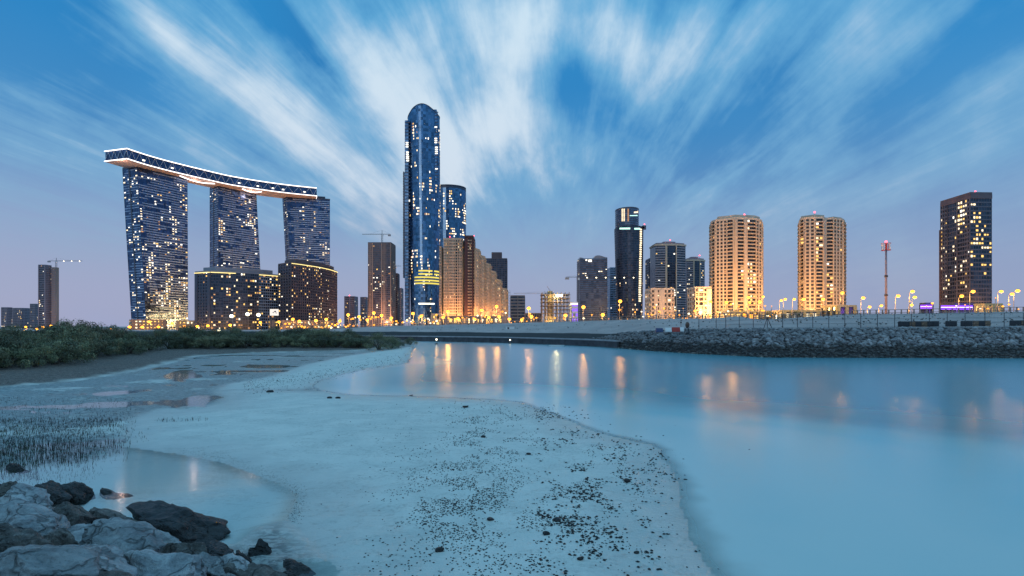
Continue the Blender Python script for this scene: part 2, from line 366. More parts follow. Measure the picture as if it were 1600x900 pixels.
g = link('tidal_flat', gridmesh('tidal_flat', GX, GY, GZ, m, {'pond_sheen': smooth(.0, .5, pond), 'mud': smooth(-.3, 2.2, mud+(fbm(GX*.8, GY*.8)-.5)*3), 'bar': smooth(-.9, .4, np.maximum(np.maximum(np.maximum(bar, lag), pond), sdist(BACK, GX, GY)))}), kind='structure')

# water
m = bpy.data.materials.new('lagoon_water'); m.use_nodes = True; t = NT(m.node_tree); t.N.clear()
geo = t.n('ShaderNodeNewGeometry'); pos = geo.outputs['Position']
dep = attr(t, 'depth')
fr = t.n('ShaderNodeFresnel'); fr.inputs[0].default_value = 1.33
nb_ = t.noise(pos, .05, 3)
body = t.n('ShaderNodeBsdfDiffuse')
bc = t.mix(t.mapr(dep, .0, .30), C4(.60, .70, .68), t.mix(t.mapr(nb_, .3, .7), C4(.25, .56, .61), C4(.30, .60, .64)))
t.set(body, 'Color', t.mix(t.mapr(dep, .22, 1.1), bc, C4(.008, .28, .35)))
tr = t.n('ShaderNodeBsdfTransparent'); tr.inputs[0].default_value = C4(.93, .99, .99)
ms = t.n('ShaderNodeMixShader'); t.set(ms, 0, t.mapr(dep, .0, .05, 0.0, .97)*attr(t, 'milky')); t.L.new(tr.outputs[0], ms.inputs[1]); t.L.new(body.outputs[0], ms.inputs[2])
gl = t.n('ShaderNodeBsdfGlossy'); gl.inputs['Color'].default_value = C4(.95, .97, 1); t.set(gl, 'Roughness', t.mapr(attr(t, 'milky'), 0, 1, .09, .24))
mp = t.n('ShaderNodeMapping'); mp.inputs['Scale'].default_value = (.5, 1.6, 1); t.L.new(pos, mp.inputs[0])
bn = t.n('ShaderNodeBump'); bn.inputs['Strength'].default_value = .10; bn.inputs['Distance'].default_value = .05
t.set(bn, 'Height', t.noise(mp.outputs[0], 1.2, 3, .5)); t.L.new(bn.outputs[0], gl.inputs['Normal'])
mo = t.n('ShaderNodeMixShader'); t.set(mo, 0, E(t, fr.outputs[0])*t.mapr(attr(t, 'milky'), 0, 1, 1.0, .85)); t.L.new(ms.outputs[0], mo.inputs[1]); t.L.new(gl.outputs[0], mo.inputs[2])
out = t.n('ShaderNodeOutputMaterial'); t.L.new(mo.outputs[0], out.inputs[0])
M['water'] = m
link('lagoon_water', gridmesh('lagoon_water', GX, GY, GX*0, m, {'depth': np.maximum(-GZ, 0), 'milky': smooth(-2.5, .5, lag)}), kind='structure')

# near bank that the photographer stands on
mb = MB()
fl = [(-70, 42, -1), (-4.5+3, 9.2, -1)]
nrm = Vector((-.447, -.894, 0)); tan = Vector((.894, -.447, 0)); org = Vector((-5.2, 10.6, 0))
xs = np.linspace(-70, 60, 131); ds = np.linspace(-1, 40, 60)
BX = org.x+tan.x*xs[None, :]+nrm.x*ds[:, None]; BY = org.y+tan.y*xs[None, :]+nrm.y*ds[:, None]
BZ = np.minimum((ds[:, None]+.2)*.42-.50, 2.9)+(fbm(BX*1.5, BY*1.5)-.5)*.3
m = mat('dark_gravel', (.05, .05, .055), .9, var=.4, vscale=3, bump=.6)
link('embankment', gridmesh('embankment', BX, BY, BZ, m, {}), kind='structure')

# ------------------------------------------------------------------ far land
def ip(x, tab): return float(np.interp(x, [a for a, _ in tab], [b for _, b in tab]))
TOED = [(-3000,230),(300,200),(400,190),(640,176),(780,158),(928,129),(1012,105),(1087,93),(1200,82),(1600,80),(3600,72)]
CRD = [(-3000,300),(400,260),(640,215),(900,185),(1100,150),(1200,135),(1600,125),(3600,110)]
CRY = [(-3000,516),(400,516),(520,514),(600,509.5),(640,509),(700,507.5),(900,502),(1012,498.5),(1100,497.5),(1128,496.5),(1150,494),(1172,497),(1190,499),(1228,497.5),(1267,494.5),(1337,491.5),(1469,489),(1600,486.5),(3600,484)]
def crest(px): d = ip(px, CRD); return d, zat(ip(px, CRY), d)
def section(px):
    td = ip(px, TOED); cdp, cz = crest(px); r = smooth(905, 985, np.float64(px))
    # left: low dark quay wall, concrete apron, sand; right: rubble slope with a sandy top
    tz = 1.45*(1-r)+1.5*r
    bt = zat(ip(px, [(966,521),(1012,518),(1069,516),(1200,515),(1600,512.5),(3600,511)]), td+6.5)
    rows = [(td-1.5, -2.0), (td-.05, -.4), (td+.15*(1-r)+2.0*r, tz*(1-r)+1.4*r), (td+1.0*(1-r)+4.2*r, 1.6*(1-r)+(bt*.66)*r), (td+6.5, 3.0*(1-r)+bt*r), (td+7.6, 3.15*(1-r)+(bt+.1)*r)]
    for k in (.2, .4, .6, .8, .93): 
        d = td+7.6+(cdp-td-7.6)*k; z = rows[5][1]+(cz-rows[5][1])*(k**.8 if px > 900 else k)
        rows.append((d, z))
    lo_ = float(smooth(500, 680, np.float64(px)))
    rows += [(cdp, cz), (cdp+12, cz), (max(cdp+60, 250), cz-.6), (400, 1.2+3.0*lo_), (700, .6+2.9*lo_), (1500, .6+2.9*lo_), (4000, .5+2*lo_), (14000, 0)]
    return rows
pcs = np.concatenate([np.arange(-3000, 300, 150), np.arange(300, 1700, 5), np.arange(1700, 3700, 100)])
R_ = np.array([section(p) for p in pcs])   # cols, rows, 2
LX = (pcs[None, :]-800)/F*R_[:, :, 0].T; LY = R_[:, :, 0].T; LZ = R_[:, :, 1].T.copy()
LZ[5:11] += (fbm(LX[5:11]*.12, LY[5:11]*.2)-.5)*.9
LZ[6:10] += (fbm(LX[6:10]*.5, LY[6:10]*.5)-.5)*.5
m = bpy.data.materials.new('far_sand'); m.use_nodes = True; t = NT(m.node_tree); b = t.N['Principled BSDF']
geo = t.n('ShaderNodeNewGeometry'); pos = geo.outputs['Position']
nf = t.noise(pos, 1.2, 6, .7); nb = t.noise(pos, .12, 4, .6)
c = t.mix(t.mapr(nb, .3, .7), C4(.40, .32, .31), C4(.54, .43, .41)); c = t.mix(t.mapr(nf, .5, .75, 0, .6), c, C4(.20, .17, .18))
c = t.mix(attr(t, 'rub'), c, C4(.035, .033, .036))
t.set(b, 'Base Color', c); b.inputs['Roughness'].default_value = .9
bn = t.n('ShaderNodeBump'); bn.inputs['Strength'].default_value = .6; bn.inputs['Distance'].default_value = .4; t.set(bn, 'Height', nf); t.L.new(bn.outputs[0], b.inputs['Normal'])
o = link('far_shore', gridmesh('far_shore', LX, LY, LZ, m, {'rub': np.repeat((np.arange(LX.shape[0]) < 5)[:, None]*1.0, LX.shape[1], 1)}, flip=True), kind='structure')
def ground_z(px, d):
    r = section(px); return float(np.interp(d, [a for a, _ in r], [b_ for _, b_ in r]))
# quay wall panels along the far shore (left of the rubble)
q = empty('quay_wall', (-30, 170, 0), 'low dark tide-stained quay wall along the far waterline', 'wall')
mb = MB(); cp = MB(); px = 560.0
while px < 960:
    p2 = px+9
    a = atp(px, ip(px, TOED)-.35); b_ = atp(p2, ip(p2, TOED)-.35); d = (b_-a).normalized(); nn = Vector((d.y, -d.x, 0))
    A = a+d*.04; B = b_-d*.04
    mb.hexa([(A+nn*.2)+Vector((0, 0, -1)), (B+nn*.2)+Vector((0, 0, -1)), B-nn*.35+Vector((0, 0, -1)), A-nn*.35+Vector((0, 0, -1)),
             A+nn*.1+Vector((0, 0, 1.45)), B+nn*.1+Vector((0, 0, 1.45)), B-nn*.35+Vector((0, 0, 1.45)), A-nn*.35+Vector((0, 0, 1.45))])
    cp.hexa([A+nn*.3+Vector((0, 0, 1.453)), B+nn*.3+Vector((0, 0, 1.453)), B-nn*.9+Vector((0, 0, 1.46)), A-nn*.9+Vector((0, 0, 1.46)),
             A+nn*.3+Vector((0, 0, 1.75)), B+nn*.3+Vector((0, 0, 1.75)), B-nn*.9+Vector((0, 0, 1.8)), A-nn*.9+Vector((0, 0, 1.8))])
    px = p2
shift(mb, q).build('wall_panel', M['wetwall'], q, kind='stuff'); shift(cp, q).build('coping', M['concrete'], q, kind='stuff')
# road behind the crest and its balustrade
mb = MB(); vs = []; fs = []
for px in range(480, 1701, 20):
    d, z = crest(px); vs += [tuple(atp(px, d+4)+Vector((0, 0, z+.03))), tuple(atp(px, d+11.5)+Vector((0, 0, z+.03)))]
n = len(vs)//2; mb.add(vs, [(2*i, 2*i+2, 2*i+3, 2*i+1) for i in range(n-1)]); mb.build('road', M['asphalt'], kind='structure')
bal = empty('balustrade', (0, 190, 6), 'long low promenade balustrade of closely spaced posts along the road edge', 'balustrade')
mb = MB(); rl = MB(); px = 520.0; prev = None; k = 0
while px < 1625:
    d, z = crest(px); a = atp(px, d+1.2)+Vector((0, 0, z))
    h = 1.1
    mb.box((a.x, a.y, a.z+h/2-.1), (.22, .22, h+.2))
    if prev is not None:
        for zz_ in (.35, h): 
            rl.bar(prev+Vector((0, 0, zz_)), a+Vector((0, 0, zz_)), .09)
    prev = a; px += 1.6*F/d
shift(mb, bal).build('post', M['tan'], bal, kind='stuff'); shift(rl, bal).build('rail', M['tan'], bal, kind='stuff')

# ------------------------------------------------------------------ facade machinery
unit = {}
def unit_box(mname):
    if mname not in unit:
        mb = MB(); mb.box((0, 0, 0), (1, 1, 1)); unit[mname] = mb.mesh('lit_window', M[mname])
    return unit[mname]
class Building:
    def __init__(s, name, label, cat, foot, z0, z1, floors, foot_top=None, core='glass_room', group=None, zt=None):
        s.p0 = [Vector((p[0], p[1])) for p in foot]; s.p1 = [Vector((p[0], p[1])) for p in (foot_top or foot)]
        s.z0, s.z1, s.n = z0, z1, floors; s.fh = (z1-z0)/floors
        c = sum(s.p0, Vector((0, 0)))/len(s.p0)
        s.o = empty(name, (c.x, c.y, z0), label, cat, group); s.mbs = {}; s.cells = []
        mb = MB(); s.zt = zt
        if foot_top:
            mb.prism(s.p0, s.p0, z0-6, z0-.002)
            for k in range(24):
                a_ = [p.lerp(q_, k/24) for p, q_ in zip(s.p0, s.p1)]; b_ = [p.lerp(q_, (k+1)/24) for p, q_ in zip(s.p0, s.p1)]
                mb.prism(a_, b_, z0+(z1-z0)*k/24, z0+(z1-z0)*(k+1)/24-.002)
        else: mb.prism(s.p0, s.p1, z0-6, z1, zt=zt)
        shift(mb, s.o).build('wall', M[core], s.o)
    def nrm(s, i):
        a, b = s.p0[i], s.p0[(i+1) % len(s.p0)]; d = (b-a).normalized(); return Vector((d.y, -d.x))
    def P(s, i, u, z, out):
        tt = (z-s.z0)/(s.z1-s.z0); j = (i+1) % len(s.p0)
        a = s.p0[i].lerp(s.p1[i], tt); b = s.p0[j].lerp(s.p1[j], tt); p = a.lerp(b, u)+s.nrm(i)*out
        return Vector((p.x, p.y, z))
    def L(s, i): return (s.p0[(i+1) % len(s.p0)]-s.p0[i]).length
    def faces(s, i):
        m_ = (s.p0[i]+s.p0[(i+1) % len(s.p0)])/2; return s.nrm(i).dot((Vector((0, 0))-m_).normalized()) > -.12
    def mb(s, name, m_, ):
        k = (name, m_)
        if k not in s.mbs: s.mbs[k] = MB()
        return s.mbs[k]
    def blk(s, name, m_, i, u0, u1, za, zb, o0, o1):
        b = s.mb(name, m_); P = s.P
        b.hexa([P(i, u0, za, o1), P(i, u1, za, o1), P(i, u1, za, o0), P(i, u0, za, o0), P(i, u0, zb, o1), P(i, u1, zb, o1), P(i, u1, zb, o0), P(i, u0, zb, o0)])
    def zone(s, i, zones, f0=0, f1=None, m_='beige', m2=None):
        """zones along edge i: (kind, width, n)  W windows, B balconies, S solid, G curtain wall"""
        f1 = s.n if f1 is None else f1; tot = sum(z[1] for z in zones); u = 0; L = s.L(i); m2 = m2 or m_
        for kind, wd, n in zones:
            u0 = u; u1 = u+wd/tot; u = u1; za = s.z0+f0*s.fh; zb = s.z0+f1*s.fh
            if kind == 'S': s.blk('wall_panel', m2, i, u0, u1, za, zb, -.05, .9)
            else:
                k = {'W': (.38, .5, .38), 'B': (.31, 1.5, .0), 'G': (.30, .28, .10), 'H': (.45, .45, .0), 'K': (.22, .2, .12)}[kind]
                for f in range(f0, f1):
                    z = s.z0+f*s.fh; a, b = u0, u1
                    s.blk('floor_band' if kind != 'B' else 'balcony', m_, i, a, b, z, z+s.fh*k[0], -.05, k[1])
                    for c in range(n):
                        ca = u0+(u1-u0)*(c+(k[2]/2 if k[2] else .06))/n; cb = u0+(u1-u0)*(c+1-(k[2]/2 if k[2] else .06))/n
                        s.cells.append((i, ca, cb, z+s.fh*k[0], z+s.fh*.97, f, kind))
                if k[2]:
                    for c in range(n+1):
                        w_ = k[2]*(u1-u0)/n; cc = u0+(u1-u0)*c/n
                        ua = max(u0, cc-w_/2); ub = min(u1, cc+w_/2)
                        s.blk('pier', m2 if kind == 'W' else m_, i, ua, ub, za, zb, -.04, k[1]+.03 if kind == 'W' else k[1]*.6)
                if kind == 'B':     # fin walls between balconies
                    s.blk('pier', m2, i, u0, u0+.5/L, za, zb, -.04, 1.2); s.blk('pier', m2, i, u1-.5/L, u1, za, zb, -.04, 1.2)
    def broken(s, i, bay, m_='band_gate'):
        L = s.L(i); nb_ = max(2, int(L/bay))
        for f in range(s.n):
            z = s.z0+f*s.fh; c = random.randint(0, 2)
            while c < nb_:
                ln = random.choice((1, 2, 2, 3, 4, 5)); e = min(nb_, c+ln)
                if random.random() < .86:
                    s.blk('floor_band', m_, i, c/nb_, (e-.12)/nb_, z, z+s.fh*random.choice((.34, .42, .42)), -.05, .35)
                c = e
            for c in range(nb_): s.cells.append((i, (c+.08)/nb_, (c+.92)/nb_, z+s.fh*.42, z+s.fh*.98, f, 'G'))
        for c in range(0, nb_+1, 3): s.blk('pier', 'band_dark', i, max(0, c/nb_-.002), min(1, c/nb_+.002), s.z0, s.z1, -.04, .3)
    def light(s, n, mats=('lit0', 'lit1', 'lit2', 'lit3'), wts=(5, 3, 3, 2), clump=.55, lo=0, hi=1, kinds=None, out=.06, grow=1.0, edges=None):
        cs = [c for c in s.cells if s.faces(c[0]) and lo <= c[5]/s.n <= hi and (kinds is None or c[6] in kinds) and (edges is None or c[0] in edges)]
        if not cs: return
        sc = []
        for c in cs:
            q_ = noise.noise(Vector((c[0]*3.1+(c[1]*s.L(c[0]))*.09+s.z0, c[5]*.12, s.o.location.x*.01)))+.45*noise.noise(Vector((c[1]*s.L(c[0])*.35, c[5]*.9, s.o.location.x*.02)))
            sc.append(random.random()*(1-clump)+clump*(.5+q_)+random.random()*.15)
        idx = sorted(range(len(cs)), key=lambda k: -sc[k])[:n]
        for k in idx:
            i, a, b, za, zb, f, kd = cs[k]; m_ = random.choices(mats, wts)[0]
            p = s.P(i, (a+b)/2, (za+zb)/2, out); nn = s.nrm(i)
            o = link('lit_window', unit_box(m_), s.o, loc=p-s.o.location, rz=math.atan2(nn.y, nn.x)+math.pi/2, scale=((b-a)*s.L(i)*random.uniform(.45, .92)*grow, .25, (zb-za)*random.uniform(.5, .85)))
    def roof(s, m_='roof', h=1.2, over=.3, pm=None):
        if s.zt: return
        c = sum(s.p1, Vector((0, 0)))/len(s.p1)
        ex = [c+(p-c)*(1+over/max(1, (p-c).length)) for p in s.p1]; inn = [c+(p-c)*(1-.8/max(1, (p-c).length)) for p in s.p1]
        mb = MB(); mb.prism(ex, ex, s.z1+.003, s.z1+.5); r = shift(mb, s.o).build('roof', M[m_], s.o)
        mb = MB(); n = len(ex)
        for i in range(n):
            j = (i+1) % n; mb.hexa([(ex[i].x, ex[i].y, s.z1+.503), (ex[j].x, ex[j].y, s.z1+.503), (inn[j].x, inn[j].y, s.z1+.503), (inn[i].x, inn[i].y, s.z1+.503),
                (ex[i].x, ex[i].y, s.z1+.5+h), (ex[j].x, ex[j].y, s.z1+.5+h), (inn[j].x, inn[j].y, s.z1+.5+h), (inn[i].x, inn[i].y, s.z1+.5+h)])
        shift(mb, s.o).build('parapet', M[pm or m_], s.o)
    def top(s, name, foot, h, m_, z=None):
        mb = MB(); z = s.z1+.51 if z is None else z; mb.prism(foot, foot, z, z+h); return shift(mb, s.o).build(name, M[m_], s.o)
    def beacon(s, px_, d, z, r=.9):
        mb = MB(); p = atp(px_, d); mb.bar((p.x, p.y, z-3), (p.x, p.y, z), .2); shift(mb, s.o).build('beacon_mast', M['steel'], s.o)
        mb = MB(); mb.ball((p.x, p.y, z+r*.8), r); shift(mb, s.o).build('beacon_light', M['red_em'], s.o)
    def done(s):
        for (nm, m_), b in s.mbs.items(): shift(b, s.o).build(nm, M[m_], s.o, kind='stuff')
        return s
def PX(*l): return [((x-800)/F*d, d) for x, d in l]
def rect(px0, px1, d, dep, skew=0):   # box front from px0 to px1 at depth d (+skew right), real depth dep
    s0 = dep/(d+dep)*max(0, px0-800); s1 = dep/(d+dep)*max(0, 800-px1); wd = px1-px0; k_ = min(1, .45*wd/max(s0+s1, .01)); dep *= k_
    px0 += s0*k_; px1 -= s1*k_
    a = Vector(PX((px0, d))[0]); b = Vector(PX((px1, d+skew))[0]); n = Vector((-(b-a).y, (b-a).x)).normalized()*dep
    return [a, b, b+n, a+n]
def shrink(poly, m_):
    c = sum((Vector(p) for p in poly), Vector((0, 0)))/len(poly); return [c+(Vector(p)-c)*m_ for p in poly]

# ------------------------------------------------------------------ the three leaning towers and their sky bridge
def Wz(px, py, zc): d = zc*F/(HY-py); return Vector(((px-800)/F*d, d))
ZB = .6; ZT = 223
GL = ['dark blue tower with the widest front, leftmost under the curved sky bridge',
      'dark blue tower in the middle of the three under the curved sky bridge',
      'dark blue tower carrying the right end of the sky bridge, behind the brown block']
gates = []
for k, (Lp, Cp, Rp, sl, sr) in enumerate([((191.5,265),(214,261),(293,280),15,1), ((328,296),(341,291),(400.5,304),0,11), ((441.5,311),(448,308),(515.5,313),11,0)]):
    Lw, Cw, Rw = [Wz(*p, ZT-5) for p in (Lp, Cp, Rp)]; Bw = Lw+Rw-Cw
    topf = [Lw, Cw, Rw, Bw]
    botf = [Lw+Vector((sl*Lw.y/F, 0)), Cw+Vector((sl*Cw.y/F, 0)), Rw+Vector((sr*Rw.y/F, 0)), Bw+Vector(((sl+sr)/2*Bw.y/F, 0))]
    b = Building('leaning_tower', GL[k], 'tower', botf, ZB, ZT, 64, topf, 'glass_gate', 'three towers under the sky bridge')
    b.broken(0, 4.2); b.broken(1, 3.6)
    # dark vertical joint on the narrow side
    b.blk('joint', 'band_dark', 0, .42, .50, ZB, ZT, -.05, .6)
    b.light([210, 120, 80][k], edges=[1], clump=.6, hi=.95); b.light([60, 20, 8][k], edges=[0], clump=.3, mats=('lit2', 'lit0'), wts=(1, 1))
    b.roof('band_dark', 2.0, .2); b.done(); gates.append(b)
    mb = MB(); mb.prism(shrink(topf, .8), shrink(topf, .8), ZT+.51, ZT+6); shift(mb, b.o).build('plant_room', M['band_dark'], b.o)
# bridge ribbon: near edge traced in plan, 40 m wide
near = [Wz(*p, 237-5) for p in ((199,232.7),(232,243.5),(270,254),(320,266.3),(360,275.5),(403,283),(450,289.5),(495,294.3))]
def crom(P, n=6):
    out = []
    for i in range(len(P)-1):
        p0, p1, p2, p3 = P[max(i-1, 0)], P[i], P[i+1], P[min(i+2, len(P)-1)]
        for k in range(n):
            u = k/n; out.append(.5*((2*p1)+(p2-p0)*u+(2*p0-5*p1+4*p2-p3)*u*u+(3*p1-p0-3*p2+p3)*u**3))
    return out+[P[-1]]
nearc = crom(near); farc = []
for i, p in enumerate(nearc):
    d = (nearc[min(i+1, len(nearc)-1)]-nearc[max(i-1, 0)]).normalized(); farc.append(p+Vector((-d.y, d.x))*40)
bz0, bz1 = 223.6, 237.5
br = empty('sky_bridge', (nearc[0].x, nearc[0].y, bz0), 'long curved sky bridge with white light lines resting on three dark blue towers', 'bridge')
mb = MB(); nn = len(nearc)
ring = nearc+farc[::-1]
# hull: facade recessed under both slabs
inn = [n_.lerp(f_, .035) for n_, f_ in zip(nearc, farc)]+[n_.lerp(f_, .965) for n_, f_ in zip(nearc, farc)][::-1]
inn[0] = inn[0]; 
def slab(r0, z0, z1, m_, nm):
    mb = MB(); n = len(r0)//2
    for i in range(n-1):
        a, b, c, d = r0[i], r0[i+1], r0[2*n-2-i], r0[2*n-1-i]
        mb.hexa([(a.x, a.y, z0), (b.x, b.y, z0), (c.x, c.y, z0), (d.x, d.y, z0), (a.x, a.y, z1), (b.x, b.y, z1), (c.x, c.y, z1), (d.x, d.y, z1)])
    return shift(mb, br).build(nm, m_, br)
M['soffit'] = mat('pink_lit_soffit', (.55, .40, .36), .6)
slab(inn, bz0+1.2, bz1-1, M['glass_gate'], 'bridge_hall')
slab(ring, bz0, bz0+1.2, M['soffit'], 'lower_deck'); slab(ring, bz1-1, bz1, M['band_grey'], 'upper_deck')
def tube(path, z, r, m_, nm, closed=False):
    mb = MB(); 
    for a, b in zip(path, path[1:]): mb.bar((a.x, a.y, z), (b.x, b.y, z), r, n=5)
    return shift(mb, br).build(nm, m_, br)
edge = [farc[0]]+nearc
off = [Vector((p.x+.1, p.y-.6)) for p in edge]
tube(off, bz1-.1, .62, M['neon'], 'light_line'); tube(off, bz0+.55, .62, M['neon'], 'light_line')
tube([nearc[-1], farc[-1]], bz0+.55, .6, M['neon'], 'light_line')
mb = MB()   # zigzag truss on the visible side
pts = []
path = [farc[0].lerp(nearc[0], .03)]+inn[:nn]; acc = 0
full = []
for a, b in zip(path, path[1:]):
    n = max(1, int((b-a).length/5.2))
    for k in range(n): full.append(a.lerp(b, k/n))
full.append(path[-1])
for i, (a, b) in enumerate(zip(full, full[1:])):
    za, zb_ = (bz0+1.3, bz1-1.1) if i % 2 == 0 else (bz1-1.1, bz0+1.3)
    o1 = Vector((.3, -.8)); mb.bar((a.x+o1.x, a.y+o1.y, za), (b.x+o1.x, b.y+o1.y, zb_), .32)
shift(mb, br).build('truss', mat('pale_truss_steel', (.45, .5, .6), .4, .3), br, kind='stuff')
for f_, L_, z_o in ((.0, 0, 0),):
    pass
for u0, u1 in ((.355, .50), (.665, .755)):     # bowl-shaped lit soffits hanging between the towers
    mb = MB(); a = nearc[int(u0*(nn-1))].lerp(farc[int(u0*(nn-1))], .25); b = nearc[int(u1*(nn-1))].lerp(farc[int(u1*(nn-1))], .25); prev = None
    for k in range(13):
        u = k/12; p = a.lerp(b, u); z = bz0-.3-3.0*math.sin(math.pi*u); q_ = Vector((p.x, p.y, z))
        if prev is not None: mb.bar(prev, q_, .8, n=5)
        prev = q_
    shift(mb, br).build('hanging_light', M['neon'], br)
mb = MB()
for u in (.12, .3, .62, .72, .8, .84, .93):
    i = int(u*(nn-1)); p = inn[i]; mb.box((p.x+.8, p.y-1.2, bz0+5.5), (3.2, .4, 1.8), math.atan2((inn[i+1]-p).y, (inn[i+1]-p).x))
shift(mb, br).build('lit_window', M['lit2'], br)
# pink wash under the bridge comes from its lower light line: small real lamps under the deck
def lamp(name, loc, energy, color, parent=None, r=.5, spot=None):
    ld = bpy.data.lights.new(name, 'POINT'); ld.energy = energy; ld.color = color; ld.shadow_soft_size = r
    o = bpy.data.objects.new(name, ld); COL.objects.link(o); o.location = loc
    if parent: o.parent = parent
    return o
for u in (.02, .42, .70):
    i = int(u*(nn-1)); p = nearc[i].lerp(farc[i], .45 if u > .1 else .3); lamp('deck_light', Vector((p.x, p.y, bz0-5))-br.location, 4500, (1, .62, .45), br, 1.5)

# lower curved blocks beside the towers
def bow(a, b, n, bulge):
    a = Vector(a); b = Vector(b); d = (b-a); nrm_ = Vector((d.y, -d.x)).normalized()
    return [a.lerp(b, k/n)+nrm_*bulge*math.sin(math.pi*k/n) for k in range(n+1)]
Lp, Cp, Rp = Wz(305,426,67), Wz(329,424.5,67), Wz(437,431,67)
front = bow(Cp, Rp, 6, 6); foot = [Lp]+front+[Rp+(Lp-Cp), Lp+(Lp-Cp)*.2+Vector((2, 20))]
lb = Building('curved_block', 'wide grey curved block below the middle leaning tower, warm light line under its roof', 'building', foot, ZB, 72, 19, core='glass_dark')
lb.zone(0, [('S', 2, 1), ('W', 8, 4), ('S', 2, 1)], m_='band_dark')
for i in range(1, 7): lb.zone(i, [('K', 10, 5)], m_='band_dark' if i < 5 else 'band_gate')
lb.light(105, edges=[1, 2, 3, 4, 5, 6], clump=.25, mats=('lit1', 'lit0', 'lit3', 'lit2'), wts=(4, 3, 4, 1)); lb.light(6, edges=[0])
lb.roof('band_grey', 1.0); lb.top('setback_storey', shrink(foot, .82), 6, 'band_grey'); 
for ii in ((0, 1, 2), (5, 6)):
    mb = MB()
    for i in ii: mb.bar(lb.P(i, 0, 71.2, 1.1), lb.P(i, 1, 71.2, 1.1), .55)
    shift(mb, lb.o).build('light_line', M['neonyel'], lb.o)
lb.done()
Lp, Cp, Rp = Wz(435,414,80), Wz(455,411,80), Wz(526.5,425,80)
front = bow(Cp, Rp, 8, 9); foot = [Lp]+front+[Rp+(Lp-Cp)*.8]
rb = Building('curved_block', 'brown curved block before the third leaning tower, gold line along its roof edge', 'building', foot, ZB, 85, 23, core='glass_dark')
rb.zone(0, [('W', 8, 5)], m_='band_dark')
for i in range(1, 9): rb.zone(i, [('W', 10, 4)], m_='band_brown', m2='band_brown')
rb.light(120, edges=list(range(1, 9)), clump=.5, mats=('lit0', 'lit1', 'lit2', 'lit3'), wts=(3, 4, 2, 5)); rb.light(14, edges=[0])
rb.roof('band_brown', 1.0); rb.top('setback_storey', shrink(foot, .84), 6, 'band_brown')
mb = MB()
for i in range(1, 9): mb.bar(rb.P(i, 0, 84.6, 1.0), rb.P(i, 1, 84.6, 1.0), .5)
shift(mb, rb.o).build('light_line', M['neonyel'], rb.o); rb.done()

# podiums with lit ground floors
def podium(label, px0, px1, d, pyt, mw='tan', nf_=2, lit=30, dep=20, skew=0, mats=('lit1', 'lit3', 'lit0'), z0=None, name='podium_building'):
    f = rect(px0, px1, d, dep, skew); zt_ = zat(pyt, d); z0 = ground_z((px0+px1)/2, d) if z0 is None else z0
    if zt_-z0 < 3.2: zt_ = z0+3.2
    b = Building(name, label, 'building', f, z0, zt_, nf_); n = max(2, int(b.L(0)/4.5))
    b.zone(0, [('S', 1, 1), ('W', 12, n), ('S', 1, 1)], m_=mw); b.zone(3, [('W', 5, 3)], m_=mw); b.zone(1, [('W', 5, 3)], m_=mw)
    b.light(lit, mats, (3, 2, 2), .2); b.roof(mw, .7); b.done(); return b
podium('lit two-storey podium at the foot of the leftmost leaning tower', 206, 276, 640, 500.5, lit=40, nf_=3, skew=25)
podium('low orange-lit retail podium between the leftmost leaning tower and the grey curved block', 276, 331, 650, 502, 'beige', lit=16, nf_=2, skew=10)
podium('long orange-lit podium below the grey curved block', 333, 440, 640, 500.5, 'tan', lit=44, nf_=2, skew=30)
podium('long low orange podium below the brown curved block', 441, 530, 620, 501.5, 'tan', lit=30, nf_=2, skew=30)
bb = empty('billboard', (*PX((428.5, 600))[0], 3), 'white lit billboard left of the brown curved block', 'billboard')
mb = MB(); p = PX((428.5, 600))[0]; zb_ = zat(488, 600)
mb.box((p[0], p[1], zb_), (10, .6, 7.6)); shift(mb, bb).build('panel', em('lit_panel', (1, .93, .86), .95), bb)
mb = MB(); mb.box((p[0]+1.2, p[1]-.4, zb_+.9), (2.2, .1, 1.6)); mb.box((p[0]-1.0, p[1]-.4, zb_-.3), (1.2, .1, 1.2)); mb.box((p[0]+2.6, p[1]-.4, zb_-.8), (1.8, .1, .7)); shift(mb, bb).build('print', M['band_dark'], bb)
mb = MB()
for s_ in (-3.5, 3.5): mb.bar((p[0]+s_, p[1]+.5, 2), (p[0]+s_, p[1]+.5, zb_-3.8), .25)
shift(mb, bb).build('post', M['darksteel'], bb)

# ------------------------------------------------------------------ far left group
def block(name, label, px0, px1, d, pyt, dep, floors, zones, m_='band_grey', core='glass_dark', lit=12, skew=0, side=None, roof=None, mats=('lit0', 'lit1', 'lit2', 'lit3'), z0=None, m2=None, cat='tower', clump=.4, group=None):
    f = rect(px0, px1, d, dep, skew); b = Building(name, label, cat, f, 3.0 if z0 is None else z0, zat(pyt, d), floors, core=core, group=group)
    b.zone(0, zones, m_=m_, m2=m2)
    for e in (1, 3):
        if b.faces(e): b.zone(e, side or [('W', 5, max(2, int(dep/5)))], m_=m_, m2=m2)
    b.light(lit, mats, (4, 3, 3, 3)[:len(mats)], clump); b.roof(roof or m_, 1.0); return b
b = block('apartment_block', 'low grey block at the far left edge of the skyline', 2, 19, 1150, 481, 30, 12, [('W', 10, 7)], 'pinkgrey', lit=14, cat='building'); b.done()
b = block('apartment_block', 'long low mauve block, second from the left edge', 20, 46, 1200, 482, 30, 12, [('W', 10, 10)], 'pinkgrey', lit=12, cat='building'); b.done()
b = block('apartment_block', 'pale block leaning against the tall tower under construction at far left', 47, 62, 1180, 475.5, 30, 13, [('W', 10, 6)], 'pinkgrey', lit=9, cat='building'); b.done()
b = block('unfinished_tower', 'slender mauve tower with a crane on top at the far left', 60, 80, 1100, 414.5, 34, 34, [('S', 1, 1), ('G', 8, 6), ('S', 1, 1)], 'pinkgrey', lit=16)
